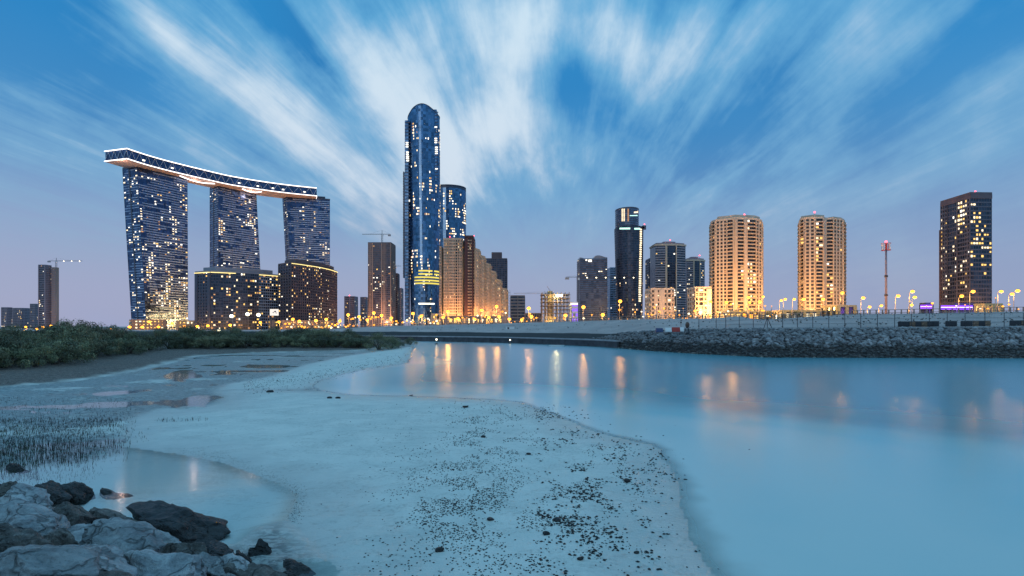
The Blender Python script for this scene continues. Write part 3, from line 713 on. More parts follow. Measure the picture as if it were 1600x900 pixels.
mb = MB(); f2 = rect(80.3, 92, 1108, 30); mb.prism(f2, f2, 3, zat(417.5, 1108)); shift(mb, b.o).build('stair_core', M['tan'], b.o)
mb = MB()
for k in range(34):
    z = 3+(zat(417.5, 1108)-3)*k/34; mb.box(((f2[0].x+f2[1].x)/2, 1107.6, z+.6), ((f2[1]-f2[0]).length*.98, .8, 1.3))
shift(mb, b.o).build('floor_band', M['pinkgrey'], b.o, kind='stuff'); b.done()

def crane(label, px_m, d, py0, py_j, jib, cjib, z0=None, lights=0, m_='darksteel', peak=7, thick=1.0, luff=None):
    """tower crane: mast, jib to the right (+) or left (-), counter jib; lengths in metres"""
    p = atp(px_m, d); zb_ = zat(py0, d) if z0 is None else z0; zj = zat(py_j, d)
    o = empty('tower_crane', (p.x, p.y, zb_), label, 'crane'); w_ = 1.0*thick
    mb = MB()
    for sx_ in (-1, 1):
        for sy in (-1, 1): mb.bar((sx_*w_, sy*w_, -1), (sx_*w_, sy*w_, zj-zb_), .16*thick)
    z = 0; k = 0
    while z < zj-zb_-2:
        mb.bar((-w_, -w_, z), (w_, -w_, z+2.4), .10*thick); mb.bar((w_, -w_, z+2.4), (-w_, -w_, z+2.4), .10*thick); mb.bar((-w_, w_, z), (-w_, -w_, z+2.4), .1*thick); z += 2.4
    mb.build('mast', M[m_], o)
    H_ = zj-zb_
    for nm, ln in (('jib', jib), ('counter_jib', cjib)):
        mb = MB(); sg = 1 if ln > 0 else -1; n = max(2, int(abs(ln)/3))
        rise = 0 if luff is None or nm != 'jib' else luff
        def q_(x, z, y): return (x, y, H_+z+abs(x)*rise)
        mb.bar(q_(0, 0, -w_*.6), q_(ln, 0, -w_*.6), .14*thick); mb.bar(q_(0, 0, w_*.6), q_(ln, 0, w_*.6), .14*thick); mb.bar(q_(0, 1.3*thick, 0), q_(ln, 1.0*thick, 0), .14*thick)
        for k in range(n):
            a, c = ln*k/n, ln*(k+1)/n; m0 = (a+c)/2
            mb.bar(q_(a, 0, -w_*.6), q_(m0, 1.2*thick, 0), .09*thick); mb.bar(q_(m0, 1.2*thick, 0), q_(c, 0, -w_*.6), .09*thick)
        mb.build(nm, M[m_], o)
    mb = MB(); mb.bar((-w_, 0, H_), (0, 0, H_+peak), .2*thick); mb.bar((w_, 0, H_), (0, 0, H_+peak), .2*thick)
    mb.bar((0, 0, H_+peak), (jib*.6, 0, H_+1.2+abs(jib)*.6*(luff or 0)), .07*thick); mb.bar((0, 0, H_+peak), (cjib*.9, 0, H_+1), .07*thick); mb.build('apex', M[m_], o)
    mb = MB(); mb.box((cjib*.88, 0, H_-1.2), (abs(cjib)*.25+1, 1.8*thick, 2.6*thick)); mb.build('counterweight', M['concrete'], o)
    mb = MB(); mb.box((w_*1.3, -w_*1.4, H_-1.6), (1.8, 1.6, 2.2)); mb.build('cab', M['white'], o)
    for k in range(lights):
        x = jib*(k+1)/(lights+.3); mb = MB(); mb.ball((x, -1.0, H_-.3), .75*thick); mb.build('work_light', M['lampwhite'], o)
    return o
crane('small tower crane on the slender mauve tower at the far left', 88, 1104, 417, 408, 56, -18, lights=3, thick=1.1)

# ------------------------------------------------------------------ mid-left cluster
block('apartment_block', 'small mauve block with a red roof light, right of the brown curved block', 538, 559, 1000, 464, 22, 16, [('S', 1, 1), ('W', 4, 3), ('S', 1, 1), ('W', 4, 3)], 'pinkgrey', lit=8, cat='building').done().beacon(546, 1000, zat(463, 1000)+1)
block('apartment_block', 'small mauve stepped block touching the left side of the brown crane-topped tower', 563, 576, 1050, 465, 22, 16, [('W', 4, 4)], 'pinkgrey', lit=8, cat='building').done()
b = block('residential_tower', 'brown tower with a crane on its roof left of the tallest tower', 575, 617.5, 800, 380, 30, 40, [('W', 3, 3), ('S', .6, 1), ('G', 6, 5), ('S', .6, 1), ('W', 3, 3), ('G', 3, 2), ('S', .5, 1)], 'band_brown', lit=46, m2='tan', core='glass_dark'); b.done()
block('residential_tower', 'narrow dark slab behind the right side of the brown crane-topped tower', 617, 624, 900, 428, 18, 26, [('G', 4, 3)], 'band_brown', lit=6).done()
block('residential_tower', 'pale narrow block tucked against the left foot of the tallest tower', 623, 630, 950, 451, 18, 20, [('W', 4, 3)], 'pinkgrey', lit=5).done()
crane('tower crane with mast on the roof of the brown tower left of the tallest tower', 597, 802, 380, 366.5, -31, 13, thick=1.0)
crane('small crane sticking out behind the right side of the brown crane-topped tower', 618, 905, 440, 416, 10, -6, thick=.9, peak=4)

# ------------------------------------------------------------------ tallest tower
def ellipse(cx, cy, a, b, n, rot=0):
    return [Vector((cx+a*math.cos(6.28318*k/n)*math.cos(rot)-b*math.sin(6.28318*k/n)*math.sin(rot), cy+a*math.cos(6.28318*k/n)*math.sin(rot)+b*math.sin(6.28318*k/n)*math.cos(rot))) for k in range(n)]
D0 = 655
cx = atp(658, D0).x; hw = 25.5*D0/F
f1 = ellipse(cx, D0+20, hw, 20, 40); f0 = ellipse(cx+2.5, D0+20, hw-1.8, 20, 40)
def ztop(x):
    pxx = x/D0*F+800; return zat(ip(pxx, [(630,190),(633,184),(638,175),(645,167),(652,163),(660,161.5),(668,163.5),(676,168),(684,173)]), D0)
zt_ = [ztop(p.x*D0/max(p.y, D0)) + 0*p.y for p in f1]
sk = Building('tall_tower', 'tallest blue glass tower with a rounded slanted top in the middle of the skyline', 'tower', f0, 3, zat(190, D0), 68, f1, 'glass_blue')
for i in range(40):
    if sk.faces(i): sk.zone(i, [('K', 4, 2)], m_='glass_blue')
# crown shell rising above the last floor to the arched rim
mb = MB(); n = 40; nz = 8; base = sk.z1+.003
for i in range(n):
    j = (i+1) % n
    for k in range(nz):
        za0 = base+(zt_[i]-base)*k/nz; za1 = base+(zt_[i]-base)*(k+1)/nz; zb0 = base+(zt_[j]-base)*k/nz; zb1 = base+(zt_[j]-base)*(k+1)/nz
        mb.add([(f1[i].x, f1[i].y, za0), (f1[j].x, f1[j].y, zb0), (f1[j].x, f1[j].y, zb1), (f1[i].x, f1[i].y, za1)], [(0, 1, 2, 3)])
cvs = [(p.x, p.y, z) for p, z in zip(f1, zt_)]; mb.add(cvs+[(cx, D0+20, max(zt_)-1)], [(i, (i+1) % n, n) for i in range(n)])
shift(mb, sk.o).build('crown', M['glass_blue'], sk.o)
mb = MB()
for i in range(n): mb.bar((f1[i].x, f1[i].y, zt_[i]), (f1[(i+1) % n].x, f1[(i+1) % n].y, zt_[(i+1) % n]), .5)
shift(mb, sk.o).build('rim', M['band_dark'], sk.o)
# side fins
def fin(nm, px0, px1, d, py0, py1, dep, m_):
    f = rect(px0, px1, d, dep); mb = MB(); mb.prism(f, f, zat(py1, d), zat(py0, d)); 
    o_ = shift(mb, sk.o).build(nm, M[m_], sk.o); return f
fin('side_fin', 677.5, 684.5, D0+8, 171, 283, 14, 'glass_blue'); fin('side_fin', 629.8, 632.5, D0+14, 268, 434, 12, 'glass_dark')
fin('side_fin', 632.5, 640.5, D0+5, 188, 500, 10, 'glass_blue')
mb = MB()
for py in np.arange(176, 282, 5.2): 
    f = rect(677.3, 684.9, D0+7.6, .5); mb.prism(f, f, zat(py, D0+8), zat(py-1.2, D0+8))
for py in np.arange(192, 498, 5.2):
    f = rect(632.3, 640.7, D0+4.6, .5); mb.prism(f, f, zat(py, D0+5), zat(py-1.2, D0+5))
for py in np.arange(272, 432, 4.0):
    f = rect(629.5, 632.4, D0+13.6, .5); mb.prism(f, f, zat(py, D0+14), zat(py-1.2, D0+14))
shift(mb, sk.o).build('floor_band', M['band_dark'], sk.o, kind='stuff')
sk.light(230, clump=.85, mats=('lit0', 'lit1', 'lit2', 'lit3'), wts=(5, 1, 4, 2), grow=1.0, out=.2)
for px0, py, n_ in ((636, 221, 3), (636.5, 236, 4), (637, 243, 3), (681, 195, 1), (681, 213, 3), (682, 227, 4), (682, 261, 1)):   # lit rows on the fins
    for k in range(n_):
        p = atp(px0, D0+(4.3 if px0 < 650 else 7.3)); link('lit_window', unit_box('lit2'), sk.o, loc=Vector((p.x, p.y, zat(py+k*3.2, D0)))-sk.o.location, scale=(3.2, .4, 1.3))
# yellow-lit mechanical floors
for py, a0, a1 in ((423, 655, 663), (423, 666, 674), (423, 680, 686), (428, 655, 675), (428, 680, 686), (433, 640, 686), (438, 638.5, 686), (442.5, 638.5, 686), (474.5, 655, 680)):
    mb = MB(); z = zat(py, D0); 
    for i in range(n):
        m_ = (f0[i]+f0[(i+1) % n])/2; pxx = m_.x/m_.y*F+800
        if m_.y < D0+21 and a0 <= pxx <= a1:
            nn_ = sk.nrm(i)*.5; A = f0[i]+nn_; B = f0[(i+1) % n]+nn_; A2 = f0[i]-nn_; B2 = f0[(i+1) % n]-nn_
            mb.hexa([(A.x, A.y, z-.9), (B.x, B.y, z-.9), (B2.x, B2.y, z-.9), (A2.x, A2.y, z-.9), (A.x, A.y, z+.9), (B.x, B.y, z+.9), (B2.x, B2.y, z+.9), (A2.x, A2.y, z+.9)])
    if mb.v: shift(mb, sk.o).build('lit_floor', M['band_yel'] if py < 470 else M['lit2'], sk.o)
sk.done()
# second blue tower behind
D1 = 820; f = ellipse(atp(699, D1).x, D1+22, 27*D1/F, 22, 36, .12); zt1 = zat(288.5, D1+2)
su = Building('blue_tower', 'shorter blue glass tower with a curved roof just right of the tallest tower', 'tower', f, 3, zt1-5, 56, core='glass_blue')
for i in range(36):
    if su.faces(i): su.zone(i, [('K', 4, 2)], m_='glass_blue')
su.light(120, clump=.7, lo=.55, hi=.97, mats=('lit0', 'lit1', 'lit2'), wts=(5, 2, 4), out=.2, grow=1.1); su.done()
mb = MB(); mb.prism(shrink(f, 1.01), shrink(f, 1.01), zt1-4.997, zt1-3.4); mb.prism(shrink(f, .97), shrink(f, .97), zt1-3.39, zt1-1.2); mb.prism(shrink(f, 1.01), shrink(f, 1.01), zt1-1.19, zt1); shift(mb, su.o).build('crown', M['band_dark'], su.o)

# ------------------------------------------------------------------ beige stepped residential complex
D2 = 470
b = block('residential_tower', 'tallest beige tower of the stepped complex in front of the tallest tower', 693, 726, D2, 375, 24, 30, [('W', 2.2, 3), ('B', 1.2, 1), ('W', 4.5, 5), ('B', 2, 1), ('W', 3, 3)], 'beige', core='glass_room', lit=26, m2='cream', mats=('lit1', 'lit3', 'lit0'), clump=.2)
b.top('plant_room', rect(697, 724, D2+3, 12), 1.9, 'cream'); b.done(); b.beacon(703, D2, zat(370.5, D2), .5)
b = block('residential_tower', 'narrow beige wing at the left end of the stepped complex', 686.5, 692.7, D2+3, 387, 20, 28, [('W', 2, 2)], 'beige', core='glass_room', lit=6, m2='cream', mats=('lit1', 'lit3')); b.done()
b = block('residential_tower', 'beige tower with a dark red roof frame beside the tallest beige tower', 726.3, 742, D2-4, 372, 24, 30, [('S', 2.6, 1), ('B', 1.4, 1), ('W', 2, 2), ('S', 1, 1)], 'beige', core='glass_room', lit=10, m2='darkred', mats=('lit1', 'lit3', 'lit0'), roof='darkred')
b.top('roof_frame', rect(725.6, 742.6, D2-5, 25), 1.8, 'darkred'); b.done(); b.beacon(741, D2-4, zat(370, D2), .4)
steps = [(743, 752, 390, 'first'), (752, 760, 401, 'second'), (760, 768, 413, 'third'), (768, 776, 425, 'fourth'), (776, 784, 438, 'fifth'), (784, 793, 452, 'lowest and rightmost')]
for k, (a, c, py, w_) in enumerate(steps):
    b = block('residential_tower', f'{w_} step down of the beige roofline, right of the dark red frame', a, c-.15, D2+k*13, py, 22, 26-k*3, [('W', 2, 3), ('B', 1, 1)], 'beige', core='glass_room', lit=16, m2='cream', skew=10, mats=('lit1', 'lit3', 'lit0'), clump=.1, group='stepped beige complex'); b.done()
podium('stepped beige entrance building at the left foot of the beige complex', 674, 692, D2-30, 492, 'cream', 2, 5, 14)
podium('low beige plinth under the stepped beige complex', 693, 792, D2-26, 495.5, 'tan', 1, 18, 5, skew=20)
b = block('residential_tower', 'dark tower with a stepped top behind the beige complex', 760, 792.5, 780, 405, 28, 36, [('G', 4, 5), ('S', .3, 1), ('G', 4, 4)], 'band_brown', lit=6); b.top('upper_storeys', rect(768, 784.5, 784, 18), zat(394, 780)-zat(405, 780), 'band_brown'); b.done()
# hoist scaffold beside it
sc = empty('hoist_tower', (*PX((795, 560))[0], 3), 'thin open scaffold tower at the right end of the beige complex', 'scaffold')
mb = MB(); zz1 = zat(455, 560)
for x_ in (-1.5, 1.5):
    for y_ in (-1.5, 1.5): mb.bar((x_, y_, 0), (x_, y_, zz1-3), .15)
z = 0
while z < zz1-4: mb.bar((-1.5, -1.5, z), (1.5, -1.5, z), .2); mb.bar((-1.5, -1.5, z), (1.5, -1.5, z+3), .1); z += 3
mb.build('frame', M['steel'], sc)
# construction zone 797-903
block('unfinished_building', 'dull red unfinished block right of the beige complex under a crane jib', 798, 820, 700, 463, 24, 10, [('H', 4, 3), ('S', .3, 1), ('H', 4, 3)], 'tan', lit=2, cat='building').done()
block('low_building', 'low brown building left of the scaffolded shell', 820, 846, 600, 491, 24, 3, [('W', 4, 7)], 'tan', lit=6, cat='building').done()
def skeleton(label, px0, px1, d, pyt, dep, fl_):
    f = rect(px0, px1, d, dep); o = empty('unfinished_building', ((f[0].x+f[1].x)/2, d+dep/2, 3), label, 'building'); zt_ = zat(pyt, d); h = (zt_-3)/fl_
    w_ = f[1].x-f[0].x
    for k in range(1, fl_+1):
        mb = MB(); mb.box((0, 0, h*k), (w_, dep, .45)); mb.build('floor_slab', M['tan'], o)
    mb = MB(); n = 8
    for r_ in range(3):
        for i in range(n): mb.box((-w_/2+1+(w_-2)*i/(n-1), -dep/2+1+(dep-2)*r_/2, (zt_-3)/2+1.2), (.7, .7, zt_-3+2.4))
    mb.build('column', M['tan'], o, kind='stuff')
    mb = MB(); 
    for i in range(12): x_ = -w_/2+w_*i/11; mb.bar((x_, -dep/2-1, 0), (x_, -dep/2-1, zt_-3+2*random.random()), .09)
    for k in range(int((zt_-3)/2)): mb.bar((-w_/2, -dep/2-1, k*2+1), (w_/2, -dep/2-1, k*2+1), .07)
    mb.build('scaffold', M['steel'], o, kind='stuff')
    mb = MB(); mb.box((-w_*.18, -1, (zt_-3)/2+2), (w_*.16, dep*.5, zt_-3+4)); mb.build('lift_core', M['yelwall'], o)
    mb = MB(); mb.box((w_*.12, -dep/2-.6, zt_-4.2), (w_*.24, .4, 2.4)); mb.build('flood_light', M['lampwhite'], o)
    lamp('flood_lamp', (w_*.0, -dep/2-5, zt_-6), 9000, (1, .8, .3), o, 1); lamp('flood_lamp', (-w_*.2, -dep/2-6, 8), 9000, (1, .7, .2), o, 1)
    return o
skeleton('open concrete shell under construction with a bright yellow lift core', 844, 891, 560, 460, 26, 9)
crane('pale horizontal crane left of the unfinished shell', 851, 566, 497, 459, -34, 6, z0=3, m_='steel', peak=3, thick=.8)
crane('short luffing crane over the unfinished shell with yellow lift core', 862, 570, 480, 459, -5, 3, z0=22, m_='tan', luff=1.6, peak=2, thick=.7)
b = block('low_building', 'small purple-lit building between the unfinished shell and the wavy-topped tower', 891, 903, 540, 474, 16, 5, [('W', 4, 5)], 'white', lit=0, cat='building'); 
for c_ in b.cells[:]: 
    if c_[0] == 0 and random.random() < .8:
        i, a, bb_, za, zb_, f_, kd = c_; p = b.P(i, (a+bb_)/2, (za+zb_)/2, .1); link('lit_window', unit_box('purple_em'), b.o, loc=p-b.o.location, scale=((bb_-a)*b.L(i), .6, (zb_-za)))
b.done(); mb = MB(); p = atp(897, 539); mb.box((p.x, p.y, zat(475, 539)), (7.5, .5, .9)); shift(mb, b.o).build('light_line', M['neon'], b.o)
# wavy-topped grey tower
D3 = 620; f = rect(902, 949, D3, 26); b = Building('office_tower', 'grey banded office tower with a gently waving roofline behind the lit crane jib', 'tower', f, 3, zat(404, D3), 34, core='glass_grey')
b.zone(0, [('H', 10, 12)], m_='band_brown'); b.zone(3, [('H', 5, 4)], m_='band_brown'); b.light(8, ('lit0', 'lit2'), (1, 1), .2, lo=.5)
mb = MB(); ff = []; n = 16; pr = None
for k in range(n+1):
    u = k/n; p = f[0].lerp(f[1], u); z = zat(404-2.5*(u > .55)-1.8*math.cos(u*9.4)-1.2*u, D3)
    if pr: mb.hexa([(pr[0], D3, b.z1+.003), (p.x, D3, b.z1+.003), (p.x, D3+25, b.z1+.003), (pr[0], D3+25, b.z1+.003), (pr[0], D3, pr[1]), (p.x, D3, z), (p.x, D3+25, z), (pr[0], D3+25, pr[1])])
    pr = (p.x, z)
shift(mb, b.o).build('roof', M['band_grey'], b.o)
p = atp(922, D3-.5); mb = MB(); mb.box((p.x, p.y, zat(407.5, D3)), (4, .5, 2.6)); mb.box((p.x-4.5, p.y, zat(406.5, D3)), (2, .5, 1.4)); shift(mb, b.o).build('roof_sign', M['lit2'], b.o); b.done()
b = block('office_tower', 'plain pale blue slab between the wavy-topped tower and the round dark tower', 949, 969, 760, 419, 24, 26, [('G', 6, 6)], 'band_gate', lit=5, core='glass_grey'); b.done()

# round dark tower with a light strip
D4 = 600; z_lo = zat(352, D4); cx = atp(989, D4).x
f1 = ellipse(cx, D4+22, 22.5*D4/F, 22, 32); f0 = ellipse(cx+1.2, D4+22, 19.5*D4/F, 20, 32)
rt = Building('round_tower', 'round dark glass tower with a bright vertical strip of lights down its right side', 'tower', f0, 3, z_lo, 42, f1, 'glass_dark')
for i in range(32):
    if rt.faces(i): rt.zone(i, [('K', 3, 2)], m_='band_dark')
rt.light(34, ('lit3', 'lit0'), (2, 1), .3, hi=.45)
f2 = ellipse(atp(985.5, D4).x, D4+20, 18.3*D4/F, 17, 28); z_hi = zat(322.5, D4)
mb = MB(); mb.prism(f2, f2, z_lo+.01, z_hi); shift(mb, rt.o).build('upper_drum', M['glass_grey'], rt.o)
mb = MB()
for k in range(9): z = z_lo+1+(z_hi-z_lo)*k/9; mb.prism(shrink(f2, 1.012), shrink(f2, 1.012), z, z+.7)
mb.prism(shrink(f2, 1.02), shrink(f2, 1.02), z_hi-1.5, z_hi+.3); shift(mb, rt.o).build('floor_band', M['band_dark'], rt.o, kind='stuff')
f = rect(1000, 1009.5, D4+8, 14); mb = MB(); mb.prism(f, f, z_lo+.02, zat(350, D4)); mb.add([(f[0].x, f[0].y, zat(357, D4)), (f[1].x, f[1].y, zat(357, D4)), (f[1].x, f[1].y, zat(350, D4)), (f[0].x, f[0].y+12, zat(357, D4)), (f[1].x, f[1].y+12, zat(357, D4)), (f[1].x, f[1].y+12, zat(350, D4))], [(0, 1, 2), (5, 4, 3), (0, 2, 5, 3)])
shift(mb, rt.o).build('roof_blade', M['band_dark'], rt.o)
def facept(ring, px, d0):   # front point of a ring at a picture column
    best = None
    for i in range(len(ring)):
        a, b_ = ring[i], ring[(i+1) % len(ring)]
        for k in range(9):
            p = a.lerp(b_, k/8); e = abs(p.x/p.y*F+800-px)
            if p.y < d0 and (best is None or e < best[0]): best = (e, p, math.atan2(b_.y-a.y, b_.x-a.x))
    return best[1], best[2]
for k in range(33):
    u = k/32; px_ = 1001+(999-1001)*u; py_ = 361+(471-361)*u; z = zat(py_, D4+14); tt = (z-3)/(z_lo-3)
    ring_ = [a.lerp(b_, tt) for a, b_ in zip(f0, f1)]; p, an = facept(ring_, px_+.3, D4+22)
    link('lit_window', unit_box('lit0'), rt.o, loc=Vector((p.x, p.y-.5, z))-rt.o.location, rz=an, scale=(3.0, 1.0, 1.5))
def arcstrip(nm, ring, px0, px1, py, h, m_):
    mb = MB(); pv = None
    for px_ in np.arange(px0, px1+.1, 1.5):
        p, an = facept(ring, px_, D4+22); z = zat(py, p.y)
        if pv is not None: mb.hexa([(pv.x, pv.y-.6, z-h), (p.x, p.y-.6, z-h), (p.x, p.y+.4, z-h), (pv.x, pv.y+.4, z-h), (pv.x, pv.y-.6, z+h), (p.x, p.y-.6, z+h), (p.x, p.y+.4, z+h), (pv.x, pv.y+.4, z+h)])
        pv = p
    shift(mb, rt.o).build(nm, M[m_], rt.o)
arcstrip('light_band', f1, 968, 985, 357, .9, 'teal_em'); arcstrip('light_band', f1, 991, 1001, 357.5, .9, 'teal_em'); arcstrip('light_band', f2, 990.5, 1003, 332, .7, 'lit0'); arcstrip('light_band', f2, 984, 996, 337, .4, 'teal_em')
for px_ in (972, 975, 981.5):
    for py_ in np.arange(327, 346, 2.0):
        p, an = facept(f2, px_, D4+22); link('lit_window', unit_box('lit0' if px_ < 980 else 'lit3'), rt.o, loc=Vector((p.x, p.y-.3, zat(py_, p.y)))-rt.o.location, rz=an, scale=(1.5, .6, .8))
for k in range(20):
    p, an = facept(f0, 971.5, D4+22); link('lit_window', unit_box('lit3'), rt.o, loc=Vector((p.x, p.y-.5, zat(430+k*3, p.y)))-rt.o.location, rz=an, scale=(1.4, .8, 1.0))
rt.done(); rt.beacon(1007, D4, zat(351, D4), .6)
crane('long horizontal crane jib carrying a row of white lights across the wavy-topped tower', 902.5, 560, 497, 433.5, 64, -13, z0=3, lights=6, thick=.8, peak=2.5)

block('residential_tower', 'dark slab squeezed between the round dark tower and the white-ribbed tower', 1009, 1023, 700, 405, 20, 28, [('W', 4, 3)], 'band_dark', lit=26, mats=('lit0', 'lit2', 'lit1')).done()
def ribbed(label, px0, px1, d, pyt, n_, beac, crane_=None, lit=24):
    f = bow(PX((px0, d))[0], PX((px1, d+4))[0], 3, 4); f = f+[f[-1]+Vector((0, 24)), f[0]+Vector((0, 24))]
    b = Building('residential_tower', label, 'tower', f, 3, zat(pyt+7, d), n_, core='glass_dark')
    b.zone(0, [('H', 8, 4), ('S', .9, 1)], m_='band_grey', m2='cream'); b.zone(1, [('S', .4, 1), ('K', 8, 3), ('S', .9, 1)], m_='band_dark', m2='cream'); b.zone(2, [('H', 8, 4)], m_='band_grey')
    b.light(lit, ('lit2', 'lit0', 'lit1'), (3, 2, 1), .4)
    b.roof('cream', 1.5, 1.0); b.top('crown', shrink(f, .93), zat(pyt+3, d)-zat(pyt+7, d), 'pinkgrey'); b.top('plant_room', shrink(f, .4), zat(pyt, d)-zat(pyt+7, d), 'pinkgrey'); b.done(); b.beacon(beac, d+2, zat(pyt-1.5, d), .7)
    return b
ribbed('dark tower with cream vertical ribs right of the round dark tower', 1024, 1071, 620, 377, 34, 1047)
ribbed('smaller dark ribbed tower half hidden left of the big beige tower', 1073, 1101, 690, 401, 30, 1093, lit=16)
b = block('apartment_block', 'flat pink apartment block with a blank wall in front of the cream-ribbed tower', 1009, 1053, 380, 453, 16, 9, [('W', 1.4, 1), ('S', 1.3, 1), ('H', .6, 1), ('S', 2.2, 1), ('W', 1.2, 1), ('B', 1.8, 1), ('B', 1.2, 1)], 'cream', core='glass_room', lit=9, mats=('lit1', 'lit0', 'lit3'), cat='building'); b.done()
b = block('apartment_block', 'flat pink apartment block at the left foot of the big beige tower', 1075, 1111, 400, 451, 16, 9, [('B', 1.2, 1), ('B', 2, 1), ('W', 1.2, 1), ('S', 1.6, 1)], 'cream', core='glass_room', lit=10, mats=('lit1', 'lit0', 'lit3'), cat='building'); b.done()

# two big beige towers
f = PX((1110.5, 440), (1113, 431), (1119, 425), (1136, 421), (1148, 417), (1164, 418), (1181, 420), (1189.5, 427), (1190, 450), (1112, 462))
zz0 = 4.5; bt = Building('residential_tower', 'widest beige balcony tower, left of the pair of beige towers on the right', 'tower', f, zz0, zat(346, 425), 30, core='glass_room')
zs = {0: [('B', 1, 1)], 1: [('B', 1, 1)], 2: [('W', 4, 3)], 3: [('B', 4, 2), ('S', .5, 1)], 4: [('S', .8, 1), ('B', 4, 2), ('S', .5, 1)], 5: [('S', .8, 1), ('B', 6, 3)], 6: [('W', 3, 2)], 7: [('B', 3, 2)]}
for i, zz_ in zs.items(): bt.zone(i, zz_, m_='beige', m2='cream')
bt.light(24, ('lit1', 'lit0', 'lit2'), (4, 2, 1), .55, kinds=('B',), lo=.2, edges=[4, 5], out=.25); bt.light(10, ('lit3', 'lit1'), (1, 1), .1)
bt.roof('cream', 1.2, .6); bt.top('crown', shrink([Vector(p) for p in f[2:8]]+[Vector(f[8]), Vector(f[9])], .93), 3.6, 'cream')
bt.top('plant_room', rect(1140, 1178, 432, 14), 5.0, 'cream'); bt.done(); bt.beacon(1163, 430, zat(336.5, 430), .7)
f = PX((1249, 446), (1251, 434), (1258, 429), (1273, 427), (1286, 427), (1290, 431), (1302, 430), (1316, 434), (1319.5, 442), (1318, 462), (1252, 466))
b2 = Building('residential_tower', 'narrower beige balcony tower with a notched roof, right of the pair of beige towers', 'tower', f, zz0, zat(343, 430), 30, core='glass_room')
zs = {0: [('B', 1, 1)], 1: [('B', 2, 1)], 2: [('W', 4, 2)], 3: [('B', 4, 2)], 4: [('S', 1, 1)], 5: [('B', 4, 2)], 6: [('W', 4, 3)], 7: [('B', 1, 1)], 8: [('B', 2, 1)]}
for i, zz_ in zs.items(): b2.zone(i, zz_, m_='beige', m2='cream')
b2.light(22, ('lit1', 'lit0', 'lit2'), (4, 2, 1), .4, kinds=('B',), lo=.2, edges=[1, 3, 5], out=.25); b2.light(8, ('lit3', 'lit1'), (1, 1), .1)
b2.roof('cream', 1.2, .6); b2.top('crown', [Vector(p) for p in PX((1250, 446), (1252, 436), (1273, 429), (1288, 432), (1288, 455), (1253, 460))], zat(334.5, 430)-zat(343, 430)-1, 'cream'); b2.top('crown', [Vector(p) for p in PX((1292, 436), (1303, 432), (1315, 436), (1317, 455), (1292, 455))], 2.4, 'cream'); b2.done(); b2.beacon(1273, 440, zat(332.5, 440), .7)
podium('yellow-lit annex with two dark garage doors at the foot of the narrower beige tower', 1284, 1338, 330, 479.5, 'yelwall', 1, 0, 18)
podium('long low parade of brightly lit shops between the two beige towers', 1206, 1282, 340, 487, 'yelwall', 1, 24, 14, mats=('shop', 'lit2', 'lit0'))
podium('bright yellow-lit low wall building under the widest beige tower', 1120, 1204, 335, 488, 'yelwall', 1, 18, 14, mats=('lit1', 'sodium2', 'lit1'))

# right tower
Lp, Cp, Rp = Wz(1470,317.5,102), Wz(1516,303.5,102), Wz(1549.5,304,102)
f = [Lp, Cp, Rp, Rp+Lp-Cp]
b = Building('residential_tower', 'dark brown tower with scattered yellow windows standing alone at the far right', 'tower', f, 4, 107, 31, core='glass_dark')
b.zone(0, [('W', 3, 3), ('K', 4, 4), ('S', .2, 1), ('G', 3, 3), ('W', 2, 2)], m_='band_slate', f1=30); b.zone(1, [('G', 8, 8)], m_='band_slate', f1=30)
b.light(66, ('lit0', 'lit1', 'lit2'), (4, 3, 1), .5, edges=[0]); b.light(52, ('lit0', 'lit1'), (1, 2), .5, edges=[1]); b.roof('band_brown', 1.2)
b.blk('crown_band', 'band_brown', 0, 0, 1, 107-3.3, 106.9, -.05, .5); b.blk('crown_band', 'band_brown', 1, 0, 1, 107-3.3, 106.9, -.05, .5); b.done()
mb = MB(); g1 = PX((1467.2, Lp.y-1), (1472, Lp.y-1), (1472, Lp.y+9), (1467.8, Lp.y+9)); mb.prism(g1, g1, 4, zat(360, Lp.y)); shift(mb, b.o).build('side_wing', M['band_brown'], b.o)
b.beacon(1524, Cp.y+4, 110, .45)
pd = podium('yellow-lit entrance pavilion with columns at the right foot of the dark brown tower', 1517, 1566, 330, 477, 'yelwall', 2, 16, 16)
mb = MB()
for k in range(6): p = atp(1532+k*6.2, 326); mb.bar((p.x, p.y, pd.z0), (p.x, p.y, pd.z1), .45, n=8)
shift(mb, pd.o).build('column', M['yelwall'], pd.o)
for nm, a, c, py, lb_ in (('a', 1438, 1457, 476, 'small purple-lit domed pavilion left of the dark brown tower'), ('b', 1470, 1520, 477, 'long purple-lit low pavilion at the foot of the dark brown tower')):
    b = podium(lb_, a, c, 300, py, 'band_dark', 1, 0, 14, name='pavilion')
    for py_, m_, hh in ((py+1.5, 'purple_em', .9), (py+5, 'purple_em', 1.3), (py+3.2, 'neon', .25)):
        p0, p1 = atp(a+.5, 298.8), atp(c-.5, 298.8); mb = MB(); mb.box(((p0.x+p1.x)/2, p0.y, zat(py_, 298.8)), (p1.x-p0.x, .4, hh)); shift(mb, b.o).build('light_line', M[m_], b.o)
    lamp('purple_lamp', (0, -18, 8), 8000, (.35, .1, 1), b.o, 1)

